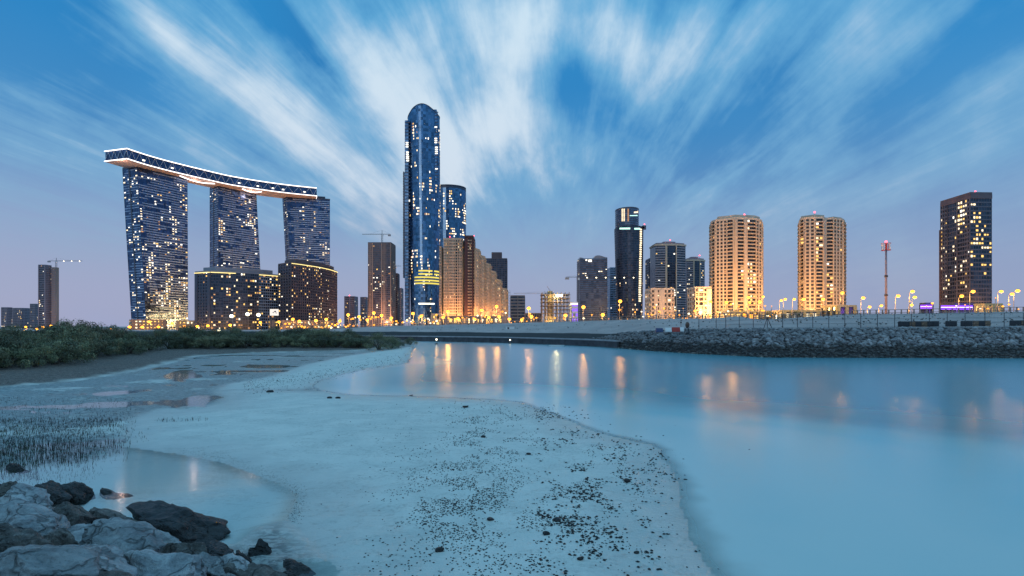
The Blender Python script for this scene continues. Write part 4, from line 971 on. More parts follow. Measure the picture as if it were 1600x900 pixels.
# ------------------------------------------------------------------ telecom mast
p = atp(1384.5, 240); gz = ground_z(1384, 240); tm = empty('telecom_mast', (p.x, p.y, gz), 'tall slender mast with red and white antenna head on a fenced platform', 'mast')
zt_ = zat(391, 240)-gz; mb = MB(); mb.bar((0, 0, 0), (0, 0, zt_+3.3), .55, n=10, r2=.38); mb.build('pole', M['pinkgrey'], tm, smooth=True)
for z in (zt_*.35, zt_*.62): mb = MB(); mb.bar((0, 0, z), (0, 0, z+.8), .75, n=8); mb.build('collar', M['darksteel'], tm)
for k in range(6):
    an = k*1.047; mb = MB(); mb.box((1.5*math.cos(an), 1.5*math.sin(an), zt_+1.6), (.5, .7, 2.8), an); mb.build('antenna_panel', M['white'] if k % 2 else M['redpaint'], tm)
mb = MB()
for z in (zt_, zt_+3.2):
    for k in range(12): a0, a1 = k*.5236, (k+1)*.5236; mb.bar((1.9*math.cos(a0), 1.9*math.sin(a0), z), (1.9*math.cos(a1), 1.9*math.sin(a1), z), .12)
for k in range(6): mb.bar((0, 0, zt_+.1), (1.9*math.cos(k*1.047), 1.9*math.sin(k*1.047), zt_+.1), .1)
mb.build('head_ring', M['redpaint'], tm); mb = MB(); mb.ball((0, 0, zt_+4), .5); mb.build('beacon_light', M['red_em'], tm)
mb = MB()
for k in range(17): mb.bar((-4.2+k*.52, -2, .0), (-4.2+k*.52, -2, 2.4), .07)
for z in (.3, 1.3, 2.4): mb.bar((-4.3, -2, z), (4.3, -2, z), .09)
mb.build('fence_frame', M['darksteel'], tm); mb = MB(); mb.box((0, 0, .6), (7.6, 3.4, 1.2)); mb.build('plinth', M['rust'], tm)

# ------------------------------------------------------------------ street lamps
SC = (1, .42, .07); NL = 0
def street_lamp(px_, py_, h, label, group, energy=5200, size=.62, twin=False, white=False, dmin=120, dmax=640, light=True):
    lo, hi = dmin, dmax
    fz = lambda d: zat(py_, d)-ground_z(px_, d)-h
    best = min(np.linspace(lo, hi, 105), key=lambda d: abs(fz(d))); d = float(best); gz = ground_z(px_, d); hh = zat(py_, d)-gz
    if hh < 2.5: gz = zat(py_, d)-2.5; hh = 2.5
    p = atp(px_, d); o = empty('street_lamp', (p.x, p.y, gz), label, 'street lamp', group)
    mb = MB(); mb.bar((0, 0, -.5), (0, 0, hh-.3), .16, n=8, r2=.09); mb.build('pole', M['steel'], o, smooth=True)
    arms = ((1, 0), (-1, 0)) if twin else ((0, -1),); r = 1.55*size*max(.75, d/300)
    for ax, ay in arms:
        mb = MB(); mb.bar((0, 0, hh-.3), (ax*1.6, ay*1.6, hh), .07); mb.build('arm', M['steel'], o)
        mb = MB(); mb.box((ax*1.6, ay*1.6, hh+r*.85), (r*1.5, r*1.0, .18)); mb.build('lamp_head', M['steel'], o)
        mb = MB(); mb.ball((ax*1.6, ay*1.6, hh), r, sz=.8); mb.build('lamp_globe', M['lampwhite' if white else 'sodium'], o, smooth=True)
    if light: lamp('lamp_light', (0, -1.6, hh-.9), energy*.42*(d/260)**1.2, (1, .82, .55) if white else SC, o, 1.0)
    return o
GR = 'street lamps on the right bank'
for px_, py_, h in [(1345,466,10),(1399,463,10),(1421,456,11),(1425,465,10),(1498,463,11),(1515,456,11),(1576,460,11),(1584,455,11),(1559,456,12),(1283,468,11),(1313,458,14),(1253,468,12),(1133,473,10),(1108,472,10),(1167,465,12),(1185,472,10)]:
    street_lamp(px_, py_, h, 'tall orange street lamp on the right bank behind the wire fence', GR, 9000, dmin=180, dmax=420)
for px_, py_, h in [(1355,480,6),(1373,478,6),(1420,477,6),(1224,468,10),(1218,470,10),(1238,468,10),(1190,464,14),(1169,473,10),(1084,486,5)]:
    street_lamp(px_, py_, h, 'smaller orange street lamp farther back on the right bank', 'small street lamps on the right bank', 5200, .5, dmin=220, dmax=420)
for px_, py_, h in [(911,480,9),(941,492,5),(883,493,5),(826,482,9),(830,495,5),(968,471,12)]:
    street_lamp(px_, py_, h, 'orange street lamp before the construction site and wavy-topped tower', 'street lamps before the construction site', 9000, .7, dmin=200, dmax=430)
for px_, py_, h in [(700,487,9),(753,485,9),(646,490,9),(776,479,12),(693,496,5),(716,498,5),(742,499,5),(764,496,6),(780,495,6),(659,494,7),(796,499,5),(815,500,4)]:
    street_lamp(px_, py_, h, 'orange street lamp at the foot of the beige stepped complex', 'street lamps at the beige complex', 11000, .6, dmin=230, dmax=440)
for px_, py_, h in [(459,499,9),(469,502,8),(495,501,8),(511,499,9),(545,492,12),(562,495,11),(585,489,12),(597,493,11),(612,497,9),(532,502,7),(575,500,7)]:
    street_lamp(px_, py_, h, 'orange street lamp along the road behind the mangroves', 'street lamps behind the mangroves', 12000, .6, dmin=330, dmax=600)
for px_, py_, h in [(224,511,4),(249,511,4),(290,510,4),(326,509,5),(361,508,5),(408,504,8),(310,510,4),(204,511,4),(235,503,7),(270,506,6),(437,503,8)]:
    street_lamp(px_, py_, h, 'orange lamp by the podium of the leaning towers', 'lamps by the tower podium', 17000, .55, dmin=500, dmax=615)
for px_, py_ in [(363,494),(388,491),(405,492)]:
    street_lamp(px_, py_, 14, 'bright white floodlight mast before the grey curved block', 'floodlights before the curved block', 30000, .75, white=True, dmin=560, dmax=600)
street_lamp(346, 516.5, 3, 'single bright white lamp low among the mangrove tops', None, 1500, .5, white=True, dmin=150, dmax=230)
for px_, py_ in [(42,511),(69,511),(60,514),(124,512),(176,514),(82,509),(82,512)]:
    street_lamp(px_, py_, 4, 'small orange lamp seen over the mangrove tops at far left', 'far left lamps', 6000, .4, dmin=500, dmax=600, light=px_ < 80)
# roadside glow lights: low bollard lamps in a row
ms_ = {}
mb = MB(); mb.bar((0, 0, -.3), (0, 0, 1.0), .10, n=6); mp_ = mb.mesh('post', M['steel']); mb = MB(); mb.ball((0, 0, 0), 1, nu=7, nv=5); mg = mb.mesh('lamp_globe', M['sodium2']); mb = MB(); mb.ball((0, 0, 0), 1, nu=7, nv=5); mgw = mb.mesh('lamp_globe', M['shop'])
for px_ in list(np.arange(512, 692, 2.6))+list(np.arange(696, 835, 5.5))+list(np.arange(840, 1000, 14))+list(np.arange(1000, 1110, 3.0))+list(np.arange(1112, 1210, 3.2))+list(np.arange(440, 530, 4))+list(np.arange(1410, 1600, 12)):
    px_ += random.uniform(-2, 2); d = crest(px_)[0]+25+random.uniform(0, 110); p = atp(px_, d); gz = ground_z(px_, d)
    if px_ < 530: d = random.uniform(560, 600); p = atp(px_, d); gz = ground_z(px_, d)
    o = empty('road_lamp', (p.x, p.y, gz), 'low glowing lamp post beside the shore road', 'lamp', 'low lamps along the shore road'); h = random.choice((1.6, 2.2, 3, 4.5, 6)); r_ = random.uniform(.22, .72)*d/300
    link('post', mp_, o, scale=(1, 1, h)); link('lamp_globe', mg if random.random() < .75 else mgw, o, loc=(0, 0, h+r_*.8), scale=(r_, r_, r_*.8))
    NL += 1
    if NL % 6 == 0: lamp('lamp_light', (0, -1, h+1.5), 2600*(d/300)**1.3, (1, .45, .08), o, .8)
# flood lights on the facades of the beige towers
def flood(px_, d, e, label, col=SC, up=1.5, zoff=0):
    gz = ground_z(px_, d)+zoff; p = atp(px_, d); o = empty('flood_light', (p.x, p.y, gz), label, 'floodlight', 'facade floodlights')
    mb = MB(); mb.bar((0, 0, -.5-zoff), (0, 0, up), .15); mb.build('post', M['darksteel'], o); mb = MB(); mb.box((0, 0, up+.4), (1.4, .5, .8)); mb.build('housing', M['darksteel'], o)
    mb = MB(); mb.box((0, .3, up+.45), (1.2, .1, .6)); mb.build('lens', M['sodium2'], o)
    lamp('flood_lamp', (0, 1.5, up+1.2), e*.42, col, o, 1.5)
for px_ in (1125, 1150, 1178): flood(px_, 380, 140000, 'orange floodlight aimed up the widest beige tower', (1, .52, .17), 12)
for px_ in (1262, 1304): flood(px_, 395, 130000, 'orange floodlight aimed up the narrower beige tower', (1, .52, .17), 12)
for px_, d_ in ((699, 456), (714, 456), (735, 452), (752, 462), (768, 488), (784, 512)): flood(px_, d_, 30000, 'orange floodlight before the beige stepped complex', (1, .44, .14), 9)
for px_ in (1030, 1092): flood(px_, 350, 40000, 'orange floodlight before a flat pink apartment block', (1, .55, .25), 8)
for px_ in (1500, 1535): flood(px_, 385, 60000, 'orange floodlight before the dark brown tower', SC, 6)
for px_ in (590, 608): flood(px_, 770, 110000, 'orange floodlight before the brown crane-topped tower', (1, .55, .3), 8)
for px_, d in ((464,715),(480,730),(497,760),(513,795)): flood(px_, d, 190000, 'orange floodlight on the forecourt of the brown curved block', (1, .40, .08), 15)
for px_, d in ((345,728),(365,738),(388,750),(412,765),(430,780)): flood(px_, d, 170000, 'yellow floodlight on the forecourt of the grey curved block', (1, .58, .16), 14)
for px_, d in ((212,724),(240,728),(262,745),(282,770)): flood(px_, d, 170000, 'orange floodlight at the foot of the leftmost leaning tower', (1, .45, .10), 12)
for px_ in (225, 262, 300, 350, 400, 450, 490): flood(px_, 600, 9000, 'small orange floodlight before the tower podium', SC, 3)
for px_ in (1126, 1148, 1172, 1198, 1222, 1250, 1276, 1300, 1326): flood(px_, 318, 3800, 'small yellow floodlight before the low buildings on the right', (1, .60, .14), 2)
for px_ in (1500, 1530, 1552): flood(px_, 318, 3800, 'small yellow floodlight before the pavilions on the right', (1, .55, .14), 2)
flood(655, 600, 60000, 'orange floodlight at the foot of the tallest tower', (1, .5, .2), 8)
flood(70, 1020, 160000, 'orange floodlight before the far left tower', (1, .5, .3), 8)

# ------------------------------------------------------------------ rocks
def ico(sub):
    import bmesh
    bm = bmesh.new(); bmesh.ops.create_icosphere(bm, subdivisions=sub, radius=1); v = [x.co.copy() for x in bm.verts]; f = [[a.index for a in x.verts] for x in bm.faces]; bm.free(); return v, f
IC = {k: ico(k) for k in (1, 2, 3, 5)}
def rockverts(sub, seed, nplane=9, rough=.05, flat=1.0):
    v, f = IC[sub]; r = random.Random(seed); pl = []
    for _ in range(nplane):
        n = Vector((r.gauss(0, 1), r.gauss(0, 1), r.gauss(0, 1))).normalized(); pl.append((n, r.uniform(.46, .80)))
    out = []; off = Vector((seed*3.7, seed*1.3, 0))
    for p in v:
        q_ = p.copy()
        for n, dd in pl:
            e = q_.dot(n)-dd
            if e > 0: q_ -= n*e*.98
        if sub > 2:
            st = q_.z*5+q_.x*1.2+noise.noise(q_*1.2+off)*1.5; q_ *= 1+rough*.55*(abs((st % 1)-.5)-.25) if sub > 3 else 1; rg = 1-abs(noise.noise(q_*2.3+off))*2; q_ += p*(noise.fractal(q_*1.6+off, 1.0, 2.0, 5)*rough*1.9+noise.fractal(q_*7+off, .7, 2.1, 5)*rough*.75-max(0, rg-.72)*rough*2.2)
        out.append(q_)
    return out, f
def rockmat(name, c0, c1, sc=3.0, bump=.9, rough=.75, light=(.5, .5, .5)):
    m = bpy.data.materials.new(name); m.use_nodes = True; t = NT(m.node_tree); b = t.N['Principled BSDF']; geo = t.n('ShaderNodeNewGeometry'); pos = geo.outputs['Position']
    a = t.noise(pos, sc, 8, .65, dist=.4); c = t.noise(pos, sc*7, 5, .7); oi = t.n('ShaderNodeObjectInfo')
    col = t.mix(t.mapr(a, .3, .7), C4(*c0), C4(*c1)); col = t.mix(t.mapr(c, .52, .75, 0, .5), col, C4(*light)); col = t.mix(t.mapr(c, .5, .25, 0, .55), col, C4(*[x*.18 for x in c0]))
    hs = t.n('ShaderNodeHueSaturation'); t.set(hs, 'Color', col); t.set(hs, 'Value', E(t, oi.outputs['Random'])*.5+.75); t.L.new(hs.outputs[0], b.inputs['Base Color'])
    vo = t.n('ShaderNodeTexVoronoi'); vo.feature = 'DISTANCE_TO_EDGE'; vo.inputs['Scale'].default_value = sc*.55
    wv = t.n('ShaderNodeVectorMath', operation='ADD'); t.L.new(pos, wv.inputs[0]); nz3 = t.n('ShaderNodeTexNoise'); nz3.inputs['Scale'].default_value = sc; t.L.new(pos, nz3.inputs['Vector']); t.L.new(nz3.outputs['Color'], wv.inputs[1]); t.L.new(wv.outputs[0], vo.inputs['Vector'])
    crack = t.mapr(E(t, vo.outputs[0]), .0, .05); b.inputs['Roughness'].default_value = rough
    cm = t.mix(crack, t.mix(.5, E(t, hs.outputs[0]), C4(.015, .014, .014)), E(t, hs.outputs[0])); t.set(b, 'Base Color', cm)
    bn = t.n('ShaderNodeBump'); bn.inputs['Strength'].default_value = bump; bn.inputs['Distance'].default_value = .14
    t.set(bn, 'Height', a*1.2+c*.35+crack*.35); t.L.new(bn.outputs[0], b.inputs['Normal']); return m
M['rock_light'] = rockmat('pale_grey_rock', (.16, .18, .20), (.44, .47, .49), 2.2)
M['rock_mid'] = rockmat('grey_brown_rock', (.075, .068, .065), (.20, .185, .17), 2.5)
M['rock_dark'] = rockmat('dark_wet_rock', (.012, .012, .015), (.045, .040, .040), 3, rough=.5, light=(.10, .09, .085))
M['rock_bank'] = rockmat('bank_rock', (.17, .17, .19), (.36, .35, .36), .8, .4)
M['rock_bank2'] = rockmat('wet_bank_rock', (.030, .027, .028), (.085, .072, .068), .8, .4, .55)
M['rock_bank3'] = rockmat('barnacled_bank_rock', (.12, .11, .10), (.36, .32, .28), 1.5, .4)
org2 = org
def bank_hit(px_, py_, lift=.0):
    d = Vector(((px_-800)/F, 1, (HY-py_)/F)); o = Vector((0, 0, CAMZ))
    # surface z = .42*dist
    n_ = Vector((nrm.x*.42, nrm.y*.42, -1)); c0 = org.x*nrm.x*.42+org.y*nrm.y*.42 - lift
    tt = (c0-(n_.dot(o)))/n_.dot(d); return o+d*tt
FR = [(-6,58,732,768,'rock_dark','dark boulder at the upper left end of the near rock bank',.0),
 (-8,46,760,792,'rock_mid','grey boulder just below the uppermost dark boulder at the left edge',.1),
 (-14,80,770,815,'rock_light','pale flat-topped boulder at the left edge, second row of the near bank',.15),
 (42,108,765,803,'rock_dark','dark boulder touching the shallow pond, second from the left end',.0),
 (92,152,766,805,'rock_dark','dark wedge-shaped boulder by the pond, third from the left end',.0),
 (150,208,775,812,'rock_dark','dark rounded boulder by the pond where the bank steps down',.0),
 (76,146,794,832,'rock_mid','brown-grey boulder behind the three dark pond-side boulders',.1),
 (138,214,799,838,'rock_mid','grey boulder beside the long dark slab, on its left',.1),
 (204,361,808,862,'rock_dark','long dark slab with a pointed right end overhanging the pond',.15),
 (-16,118,794,858,'rock_light','large pale sloping slab at the left edge in the middle of the bank',.2),
 (92,204,826,862,'rock_light','pale low boulder left of the long dark slab base',.15),
 (-20,74,822,888,'rock_mid','brown boulder at the left edge above the bottom row',.25),
 (58,130,832,876,'rock_mid','ribbed brown boulder beside the brown left-edge boulder',.2),
 (100,258,834,890,'rock_light','large pale boulder in the middle of the near bank',.2),
 (60,196,862,908,'rock_light','pale boulder cut by the bottom edge below the large pale boulder',.3),
 (-30,136,866,930,'rock_light','very large pale boulder in the bottom left corner',.3),
 (176,310,872,920,'rock_light','pale flat boulder at the bottom edge right of the middle',.25),
 (206,292,838,868,'rock_light','pale boulder tucked under the long dark slab',.1),
 (244,322,850,888,'rock_mid','brown pyramid-shaped boulder below the long dark slab',.15),
 (282,348,865,896,'rock_light','blue-grey triangular boulder right of the brown pyramid-shaped boulder',.1),
 (314,372,850,882,'rock_dark','small dark wedge between the long slab and the round boulder',.0),
 (384,434,854,896,'rock_dark','round dark boulder standing near the right end of the bank',.1),
 (366,396,864,892,'rock_dark','small dark stone leaning on the left of the round dark boulder',.05),
 (324,394,878,918,'rock_light','pale block at the bottom edge left of the round dark boulder',.15),
 (428,520,884,912,'rock_dark','flat dark slab at the right tip of the near bank on the bottom edge',-.05),
 (354,446,886,930,'rock_mid','grey block at the bottom edge below the round dark boulder',.15)]
for k, (x0, x1, y0, y1, m_, lab, lift) in enumerate(FR):
    cxp, cyp = (x0+x1)/2, (y0+y1)/2; p = bank_hit(cxp, cyp+ (y1-y0)*.10, .0); d = p.y
    w_ = (x1-x0)/2*d/F*1.38; hh = (y1-y0)/2*d/F*1.5; v, f = rockverts(5, k+11, 13, .075)
    rr = random.Random(k); tilt = rr.uniform(-.04, .24)
    o_ = MB(); dep = max(w_*.62, hh*.9)
    # picture height of a body on a sloped line of sight: blend of thickness and depth
    ph = hh*.95; vs = []
    for q_ in v:
        x, y, z = q_.x*w_, q_.y*dep, q_.z*ph; vs.append((x*math.cos(tilt)-z*math.sin(tilt)*.5, y-x*.28, z-x*.10))
    o_.add(vs, f); o = o_.build('boulder', M[m_], None, smooth=True); o.location = p+Vector((0, 0, lift*.4+(.16 if m_ == 'rock_dark' and y0 < 812 else 0))); tag(o, lab, 'rock', 'boulders of the near rock bank')
rr = random.Random(5); protos = []
for k in range(6):
    v, f = rockverts(3, 70+k, 8, .05); o_ = MB(); o_.add(v, f); protos.append({m_: o_.mesh('boulder', M[m_], True) for m_ in ('rock_light', 'rock_mid', 'rock_dark')})
n = 0
for gx in np.arange(-30, 18, .62):
    for gd in np.arange(-.1, 7, .62):
        q_ = org+tan*(gx+rr.uniform(-.25, .25))+nrm*(gd+rr.uniform(-.2, .2)); pxx = q_.x/max(q_.y, .1)*F+800
        if q_.y < 3.2 or pxx > 470 and q_.y > 9.2 or q_.length < 3.2: continue
        zq = (gd)*.42-.12; py_ = HY+(CAMZ-zq)*F/q_.y
        if pxx < -300 or pxx > 1500 or py_ > 1150: continue
        if gd < .5 and rr.random() < .35: continue
        s_ = rr.uniform(.26, .48); m_ = 'rock_dark' if gd < 1.0 else rr.choice(('rock_light', 'rock_light', 'rock_mid'))
        if n >= 290: break
        o = link('boulder', rr.choice(protos)[m_], loc=(q_.x, q_.y, zq-.12), rz=rr.uniform(0, 6)); o.scale = (s_*1.3, s_, s_*.7); n += 1
        tag(o, 'smaller stone wedged between the large boulders of the near rock bank', 'rock', 'small stones of the near rock bank')
# far rubble bank: slope between toe and bank top on the right
rocks = []; rr = random.Random(9); px_ = 900.0
while px_ < 1720:
    td = ip(px_, TOED); step = .42*F/td
    full_ = smooth(900, 1000, np.float64(px_))
    for k in range(19):
        u = (k+rr.random())/19
        if rr.random() > .55+.45*full_: continue
        pc = px_+rr.uniform(-1, 1)*step; sec = section(pc); d0, z0_ = td-.5, -.15; 
        dd = td-.5+u*7.6; zz_ = float(np.interp(dd, [a for a, _ in sec[1:7]], [b_ for _, b_ in sec[1:7]]))
        if full_ < .7 and u > .25+full_*.8: continue
        rocks.append((pc, dd, zz_, u, rr.uniform(.20, .48)*(1.1 if u > .35 else .9)))
    px_ += step
rocks.sort(key=lambda r: -r[4]/r[1]); print('bank rocks', len(rocks))
bp = []
for k in range(8):
    v, f = rockverts(1, 200+k, 6); bp.append((v, f))
bm_ = {}
for k in range(8):
    for m_ in ('rock_bank', 'rock_bank2', 'rock_bank3'):
        o_ = MB(); o_.add(*bp[k]); bm_[k, m_] = o_.mesh('bank_boulder', M[m_])
def bmatf(u): 
    u += rr.uniform(-.06, .06); return 'rock_bank3' if u < .06 else 'rock_bank2' if u < .42 else 'rock_bank'
rest = {'rock_bank': MB(), 'rock_bank2': MB(), 'rock_bank3': MB()}
for k, (pc, dd, zz_, u, s_) in enumerate(rocks):
    p = atp(pc, dd); m_ = bmatf(u)
    if k < 300:
        o = link('bank_boulder', bm_[rr.randrange(8), m_], loc=(p.x, p.y, zz_), rz=rr.uniform(0, 6), scale=(s_*1.2, s_, s_*.8)); tag(o, 'angular boulder in the far rubble bank under the wire fence', 'rock', 'boulders of the far rubble bank')
    else:
        v, f = bp[rr.randrange(8)]; a = rr.uniform(0, 6); c, s2 = math.cos(a), math.sin(a)
        rest[m_].add([(p.x+(q_.x*c-q_.y*s2)*s_*1.2, p.y+(q_.x*s2+q_.y*c)*s_, zz_+q_.z*s_*.8) for q_ in v], f)
for m_, b in rest.items():
    o = b.build('rubble', M[m_], None, kind='stuff'); tag(o, {'rock_bank': 'dry grey rubble on the upper part of the far bank', 'rock_bank2': 'dark wet rubble band low on the far bank', 'rock_bank3': 'pale barnacled rubble along the far waterline'}[m_], 'rubble')

# ------------------------------------------------------------------ pebbles and stones on the sand bar
rr = random.Random(3); peb = MB(); cl = [(738,662,20,20,260),(792,690,18,16,220),(745,705,30,22,420),(712,760,34,26,520),(755,800,52,28,520),(770,765,30,22,220),(905,752,26,16,300),(912,790,28,22,360),(880,812,24,16,160),(880,690,40,18,220),(985,712,42,20,260),(1000,750,34,20,180),(850,850,90,26,340),(690,800,40,34,420),(840,645,44,10,300),(800,740,120,60,300),(930,840,50,34,260),(650,760,44,70,200),(800,880,120,20,260)]
pts = []
for cxp, cyp, sx_, sy, n in cl:
    for _ in range(int(n*2.2)): pts.append((rr.gauss(cxp, sx_), rr.gauss(cyp, sy), 1))
for _ in range(1500):   # wrack line round the pond and the back spit
    u = rr.random()
    if u < .5: a = rr.random(); b_ = [(285,708),(350,720),(400,740),(445,758),(465,775),(460,800),(452,815)]; i = min(5, int(a*6)); fr_ = a*6-i; x = b_[i][0]*(1-fr_)+b_[i+1][0]*fr_+rr.gauss(5, 7); y = b_[i][1]*(1-fr_)+b_[i+1][1]*fr_+rr.gauss(-2, 4); pts.append((x, y, .35))
    else: a = rr.random(); x = 380+a*262; y = 606-a*48+rr.gauss(0, 6)+6*math.sin(a*3); pts.append((x, y, .9))
P_ = np.array([WP(x, max(y, 530)) for x, y, _ in pts]); hz = H(P_[:, 0], P_[:, 1])[0]
pv = [rockverts(1, 300+k, 5)[0] for k in range(5)]; pf = IC[1][1]
oct_v = [Vector(v) for v in ((1, 0, 0), (0, 1, 0), (-1, 0, 0), (0, -1, 0), (0, 0, 1), (.1, 0, -1))]; oct_f = [(0, 1, 4), (1, 2, 4), (2, 3, 4), (3, 0, 4), (1, 0, 5), (2, 1, 5), (3, 2, 5), (0, 3, 5)]
for (x, y, sc_), (wx, wy), z in zip(pts, P_, hz):
    if y > 930 or z < -.12: continue
    if sc_ == 1 and float(fbm(np.array([wx*1.3]), np.array([wy*1.0]), 4)[0]) < .50+rr.uniform(-.10, .06): continue
    z = max(z, -.015)
    s_ = rr.choice((.012, .015, .019, .024, .040 if x > 840 else .022))*max(sc_, .5)*(1 + max(0, (wy-16))*.045)
    a = rr.uniform(0, 6); c, s2 = math.cos(a), math.sin(a)
    vv, ff = (pv[rr.randrange(5)], pf) if s_ > .045 and wy < 25 else (oct_v, oct_f)
    peb.add([(wx+(q_.x*c*1.3-q_.y*s2)*s_, wy+(q_.x*s2*1.3+q_.y*c)*s_, z+q_.z*s_*.6+s_*.2) for q_ in vv], ff)
o = peb.build('pebbles', M['rock_dark'], None, kind='stuff'); tag(o, 'dark pebbles and shell grit scattered over the pale sand bar', 'pebbles')
for x, y, w_, lab in [(688,866,10,'lone dark stone on smooth sand near the bottom middle'),(727,640,7,'small dark stone at the left end of the pebble field'),(642,618,5,'dark stone on the sand edge beside the lagoon'),(853,842,8,'flat brown stone below the pebble cluster'),(908,881,8,'dark stone near the bottom edge right of the middle'),(870,820,8,'dark upright stone in the lower pebble field'),(995,868,6,'small dark stone at the lower right end of the pebbles'),(1070,749,5,'outermost dark stone at the right edge of the sand bar'),(979,755,8,'dark stone in the right cluster of the pebble field'),(826,717,5,'dark stone in the middle of the pebble field'),(515,624,5,'dark stone left of a pair on the upper sand bar'),(528,624,5,'dark stone right of a pair on the upper sand bar'),(422,614,7,'low dark stone on the neck of the sand bar'),(755,689,5,'stone at the upper left of the pebble field'),(766,820,7,'dark stone among the left pebbles low in the picture')]:
    wx, wy = WP(x, y); z = float(H(np.array([wx]), np.array([wy]))[0][0]); v, f = rockverts(3, int(x), 7, .05); s_ = w_*.72*wy/F
    o_ = MB(); o_.add([(q_.x*s_*1.15, q_.y*s_*.9, q_.z*s_*.62) for q_ in v], f); o = o_.build('stone', M['rock_dark'], None, True); o.location = (wx, wy, z+s_*.25); tag(o, lab, 'stone')

# ------------------------------------------------------------------ mangrove breathing roots and grass
rr = random.Random(4); sh = MB(); gr_ = MB(); L_ = []
for _ in range(5200):
    x = rr.uniform(-60, 205); y = 655+rr.random()*90
    lim = 700+ (0 if x > 60 else 25)
    if y > lim+24*rr.random()+ (12 if x < 150 else 0) or (x > 190 and y < 672): continue
    L_.append((x, y, 0))
for _ in range(1300): x = rr.gauss(60, 80); y = rr.uniform(668, 752); L_.append((x, y, 1)) if x < 160-(y-735)*1.0 and y < 742+(x+10)*.12+14 else None
for _ in range(60): L_.append((rr.uniform(242, 325), 662-rr.random()*3-(rr.random()*3), 0))
for _ in range(1500): x = rr.uniform(-40, 330); y = rr.uniform(622, 664); L_.append((x, y, 2)) if rr.random() < .7 and (x < 215) else None
for _ in range(500): a = rr.random(); L_.append((195+a*95+rr.gauss(0, 5), 672+a*40+rr.gauss(0, 4), 2))
P_ = np.array([WP(x, y) for x, y, _ in L_]); hz = H(P_[:, 0], P_[:, 1])[0]
for (x, y, k), (wx, wy), z in zip(L_, P_, hz):
    h = rr.uniform(.05, .22)*(1.25 if y > 690 else .9) if k == 0 else rr.uniform(.05, .14) if k == 1 else rr.uniform(.05, .13); r_ = .0095*wy/20 if k < 2 else .012*wy/26
    dx, dy = rr.gauss(0, .12)*h, rr.gauss(0, .12)*h; z = z-.03
    if x > 110 and rr.random() < (x-110)/130 and y > 672: continue
    tgt = gr_ if (k == 1 and rr.random() < .55) or (k == 0 and x < 60 and rr.random() < .25) else sh
    tgt.add([(wx-r_, wy-r_*.6, z), (wx+r_, wy-r_*.6, z), (wx, wy+r_, z), (wx+dx, wy+dy, z+h+.03)], [(0, 1, 3), (1, 2, 3), (2, 0, 3)])
tag(sh.build('mangrove_shoots', M['rock_dark'], None, kind='stuff'), 'dense dark mangrove breathing roots poking out of the shallow pond at left', 'roots')
M['algae'] = mat('green_algae', (.05, .10, .05), .7, var=.4, vscale=4); tag(gr_.build('marsh_grass', M['algae'], None, kind='stuff'), 'green marsh sprouts among the breathing roots at lower left', 'grass')

# ------------------------------------------------------------------ mangroves
m = bpy.data.materials.new('mangrove_leaf'); m.use_nodes = True; t = NT(m.node_tree); b = t.N['Principled BSDF']; geo = t.n('ShaderNodeNewGeometry'); oi = t.n('ShaderNodeObjectInfo')
a = t.noise(geo.outputs['Position'], .9, 3); isl = E(t, geo.outputs['Random Per Island'])
c = t.mix(t.mapr(a, .38, .62), C4(.022, .032, .018), C4(.20, .21, .11)); c = t.mix(isl*.4, c, C4(.24, .26, .14))
hs = t.n('ShaderNodeHueSaturation'); t.set(hs, 'Color', c); t.set(hs, 'Value', E(t, oi.outputs['Random'])*.95+.45); t.set(hs, 'Hue', t.m('FRACT', E(t, oi.outputs['Random'])*7.3)*-.045+.505); t.L.new(hs.outputs[0], b.inputs['Base Color']); b.inputs['Roughness'].default_value = .6
M['leaf'] = m; M['bark'] = mat('grey_bark', (.09, .075, .06), .9, var=.3, vscale=4)
rr = random.Random(21); CR = []
for k in range(7):
    mb = MB(); lobes = []
    for i in range(15):
        a = rr.uniform(0, 6.283); r_ = math.sqrt(rr.random())*.72; zc = .30+.50*(1-r_*r_)*rr.uniform(.55, 1.1)
        lobes.append((Vector((r_*math.cos(a), r_*math.sin(a), zc)), rr.uniform(.20, .36)))
    for i in range(7):
        a = i/7*6.283+rr.uniform(-.3, .3); lobes.append((Vector((.72*math.cos(a), .72*math.sin(a), rr.uniform(.14, .40))), rr.uniform(.17, .30)))
    for c_, R0 in lobes:
        for _ in range(230):
            n = Vector((rr.gauss(0, 1), rr.gauss(0, 1), rr.gauss(.2, 1))).normalized(); p = c_+Vector((n.x, n.y, n.z*.8))*R0*(rr.uniform(.86, 1.04) if rr.random() < .85 else rr.uniform(1.0, 1.22))
            d1 = (n.cross(Vector((rr.gauss(0, 1), rr.gauss(0, 1), rr.gauss(0, 1))))).normalized(); d2 = (n.cross(d1)+n*rr.gauss(0, .35)).normalized(); s_ = rr.uniform(.018, .042)
            mb.add([p-d1*s_*.5, p+d2*s_*.9*.5-d1*0, p+d1*s_*1.1, p-d2*s_*.5], [(0, 1, 2, 3)])
    CR.append(mb.mesh('crown', M['leaf']))
TK = []
for k in range(3):
    mb = MB()
    for i in range(6):
        a = i*1.05+rr.uniform(-.3, .3); e = Vector((.45*math.cos(a), .45*math.sin(a), rr.uniform(.35, .55))); m0 = e*.45+Vector((0, 0, .05)); mb.bar((0, 0, -.1), m0, .05, n=6, r2=.03); mb.bar(m0, e, .03, n=5, r2=.012)
        mb.bar(m0, m0+Vector((rr.uniform(-.2, .2), rr.uniform(-.2, .2), .3)), .02, n=4, r2=.008)
    TK.append(mb.mesh('trunk', M['bark']))
path = [(-900,640),(-300,606),(0,588),(60,582),(120,571),(200,559),(260,552),(400,548),(500,546.5),(570,545.5)]
pw_ = [Vector(WP(*p)) for p in path]; seg = [(b_-a).length for a, b_ in zip(pw_, pw_[1:])]; tot = sum(seg)
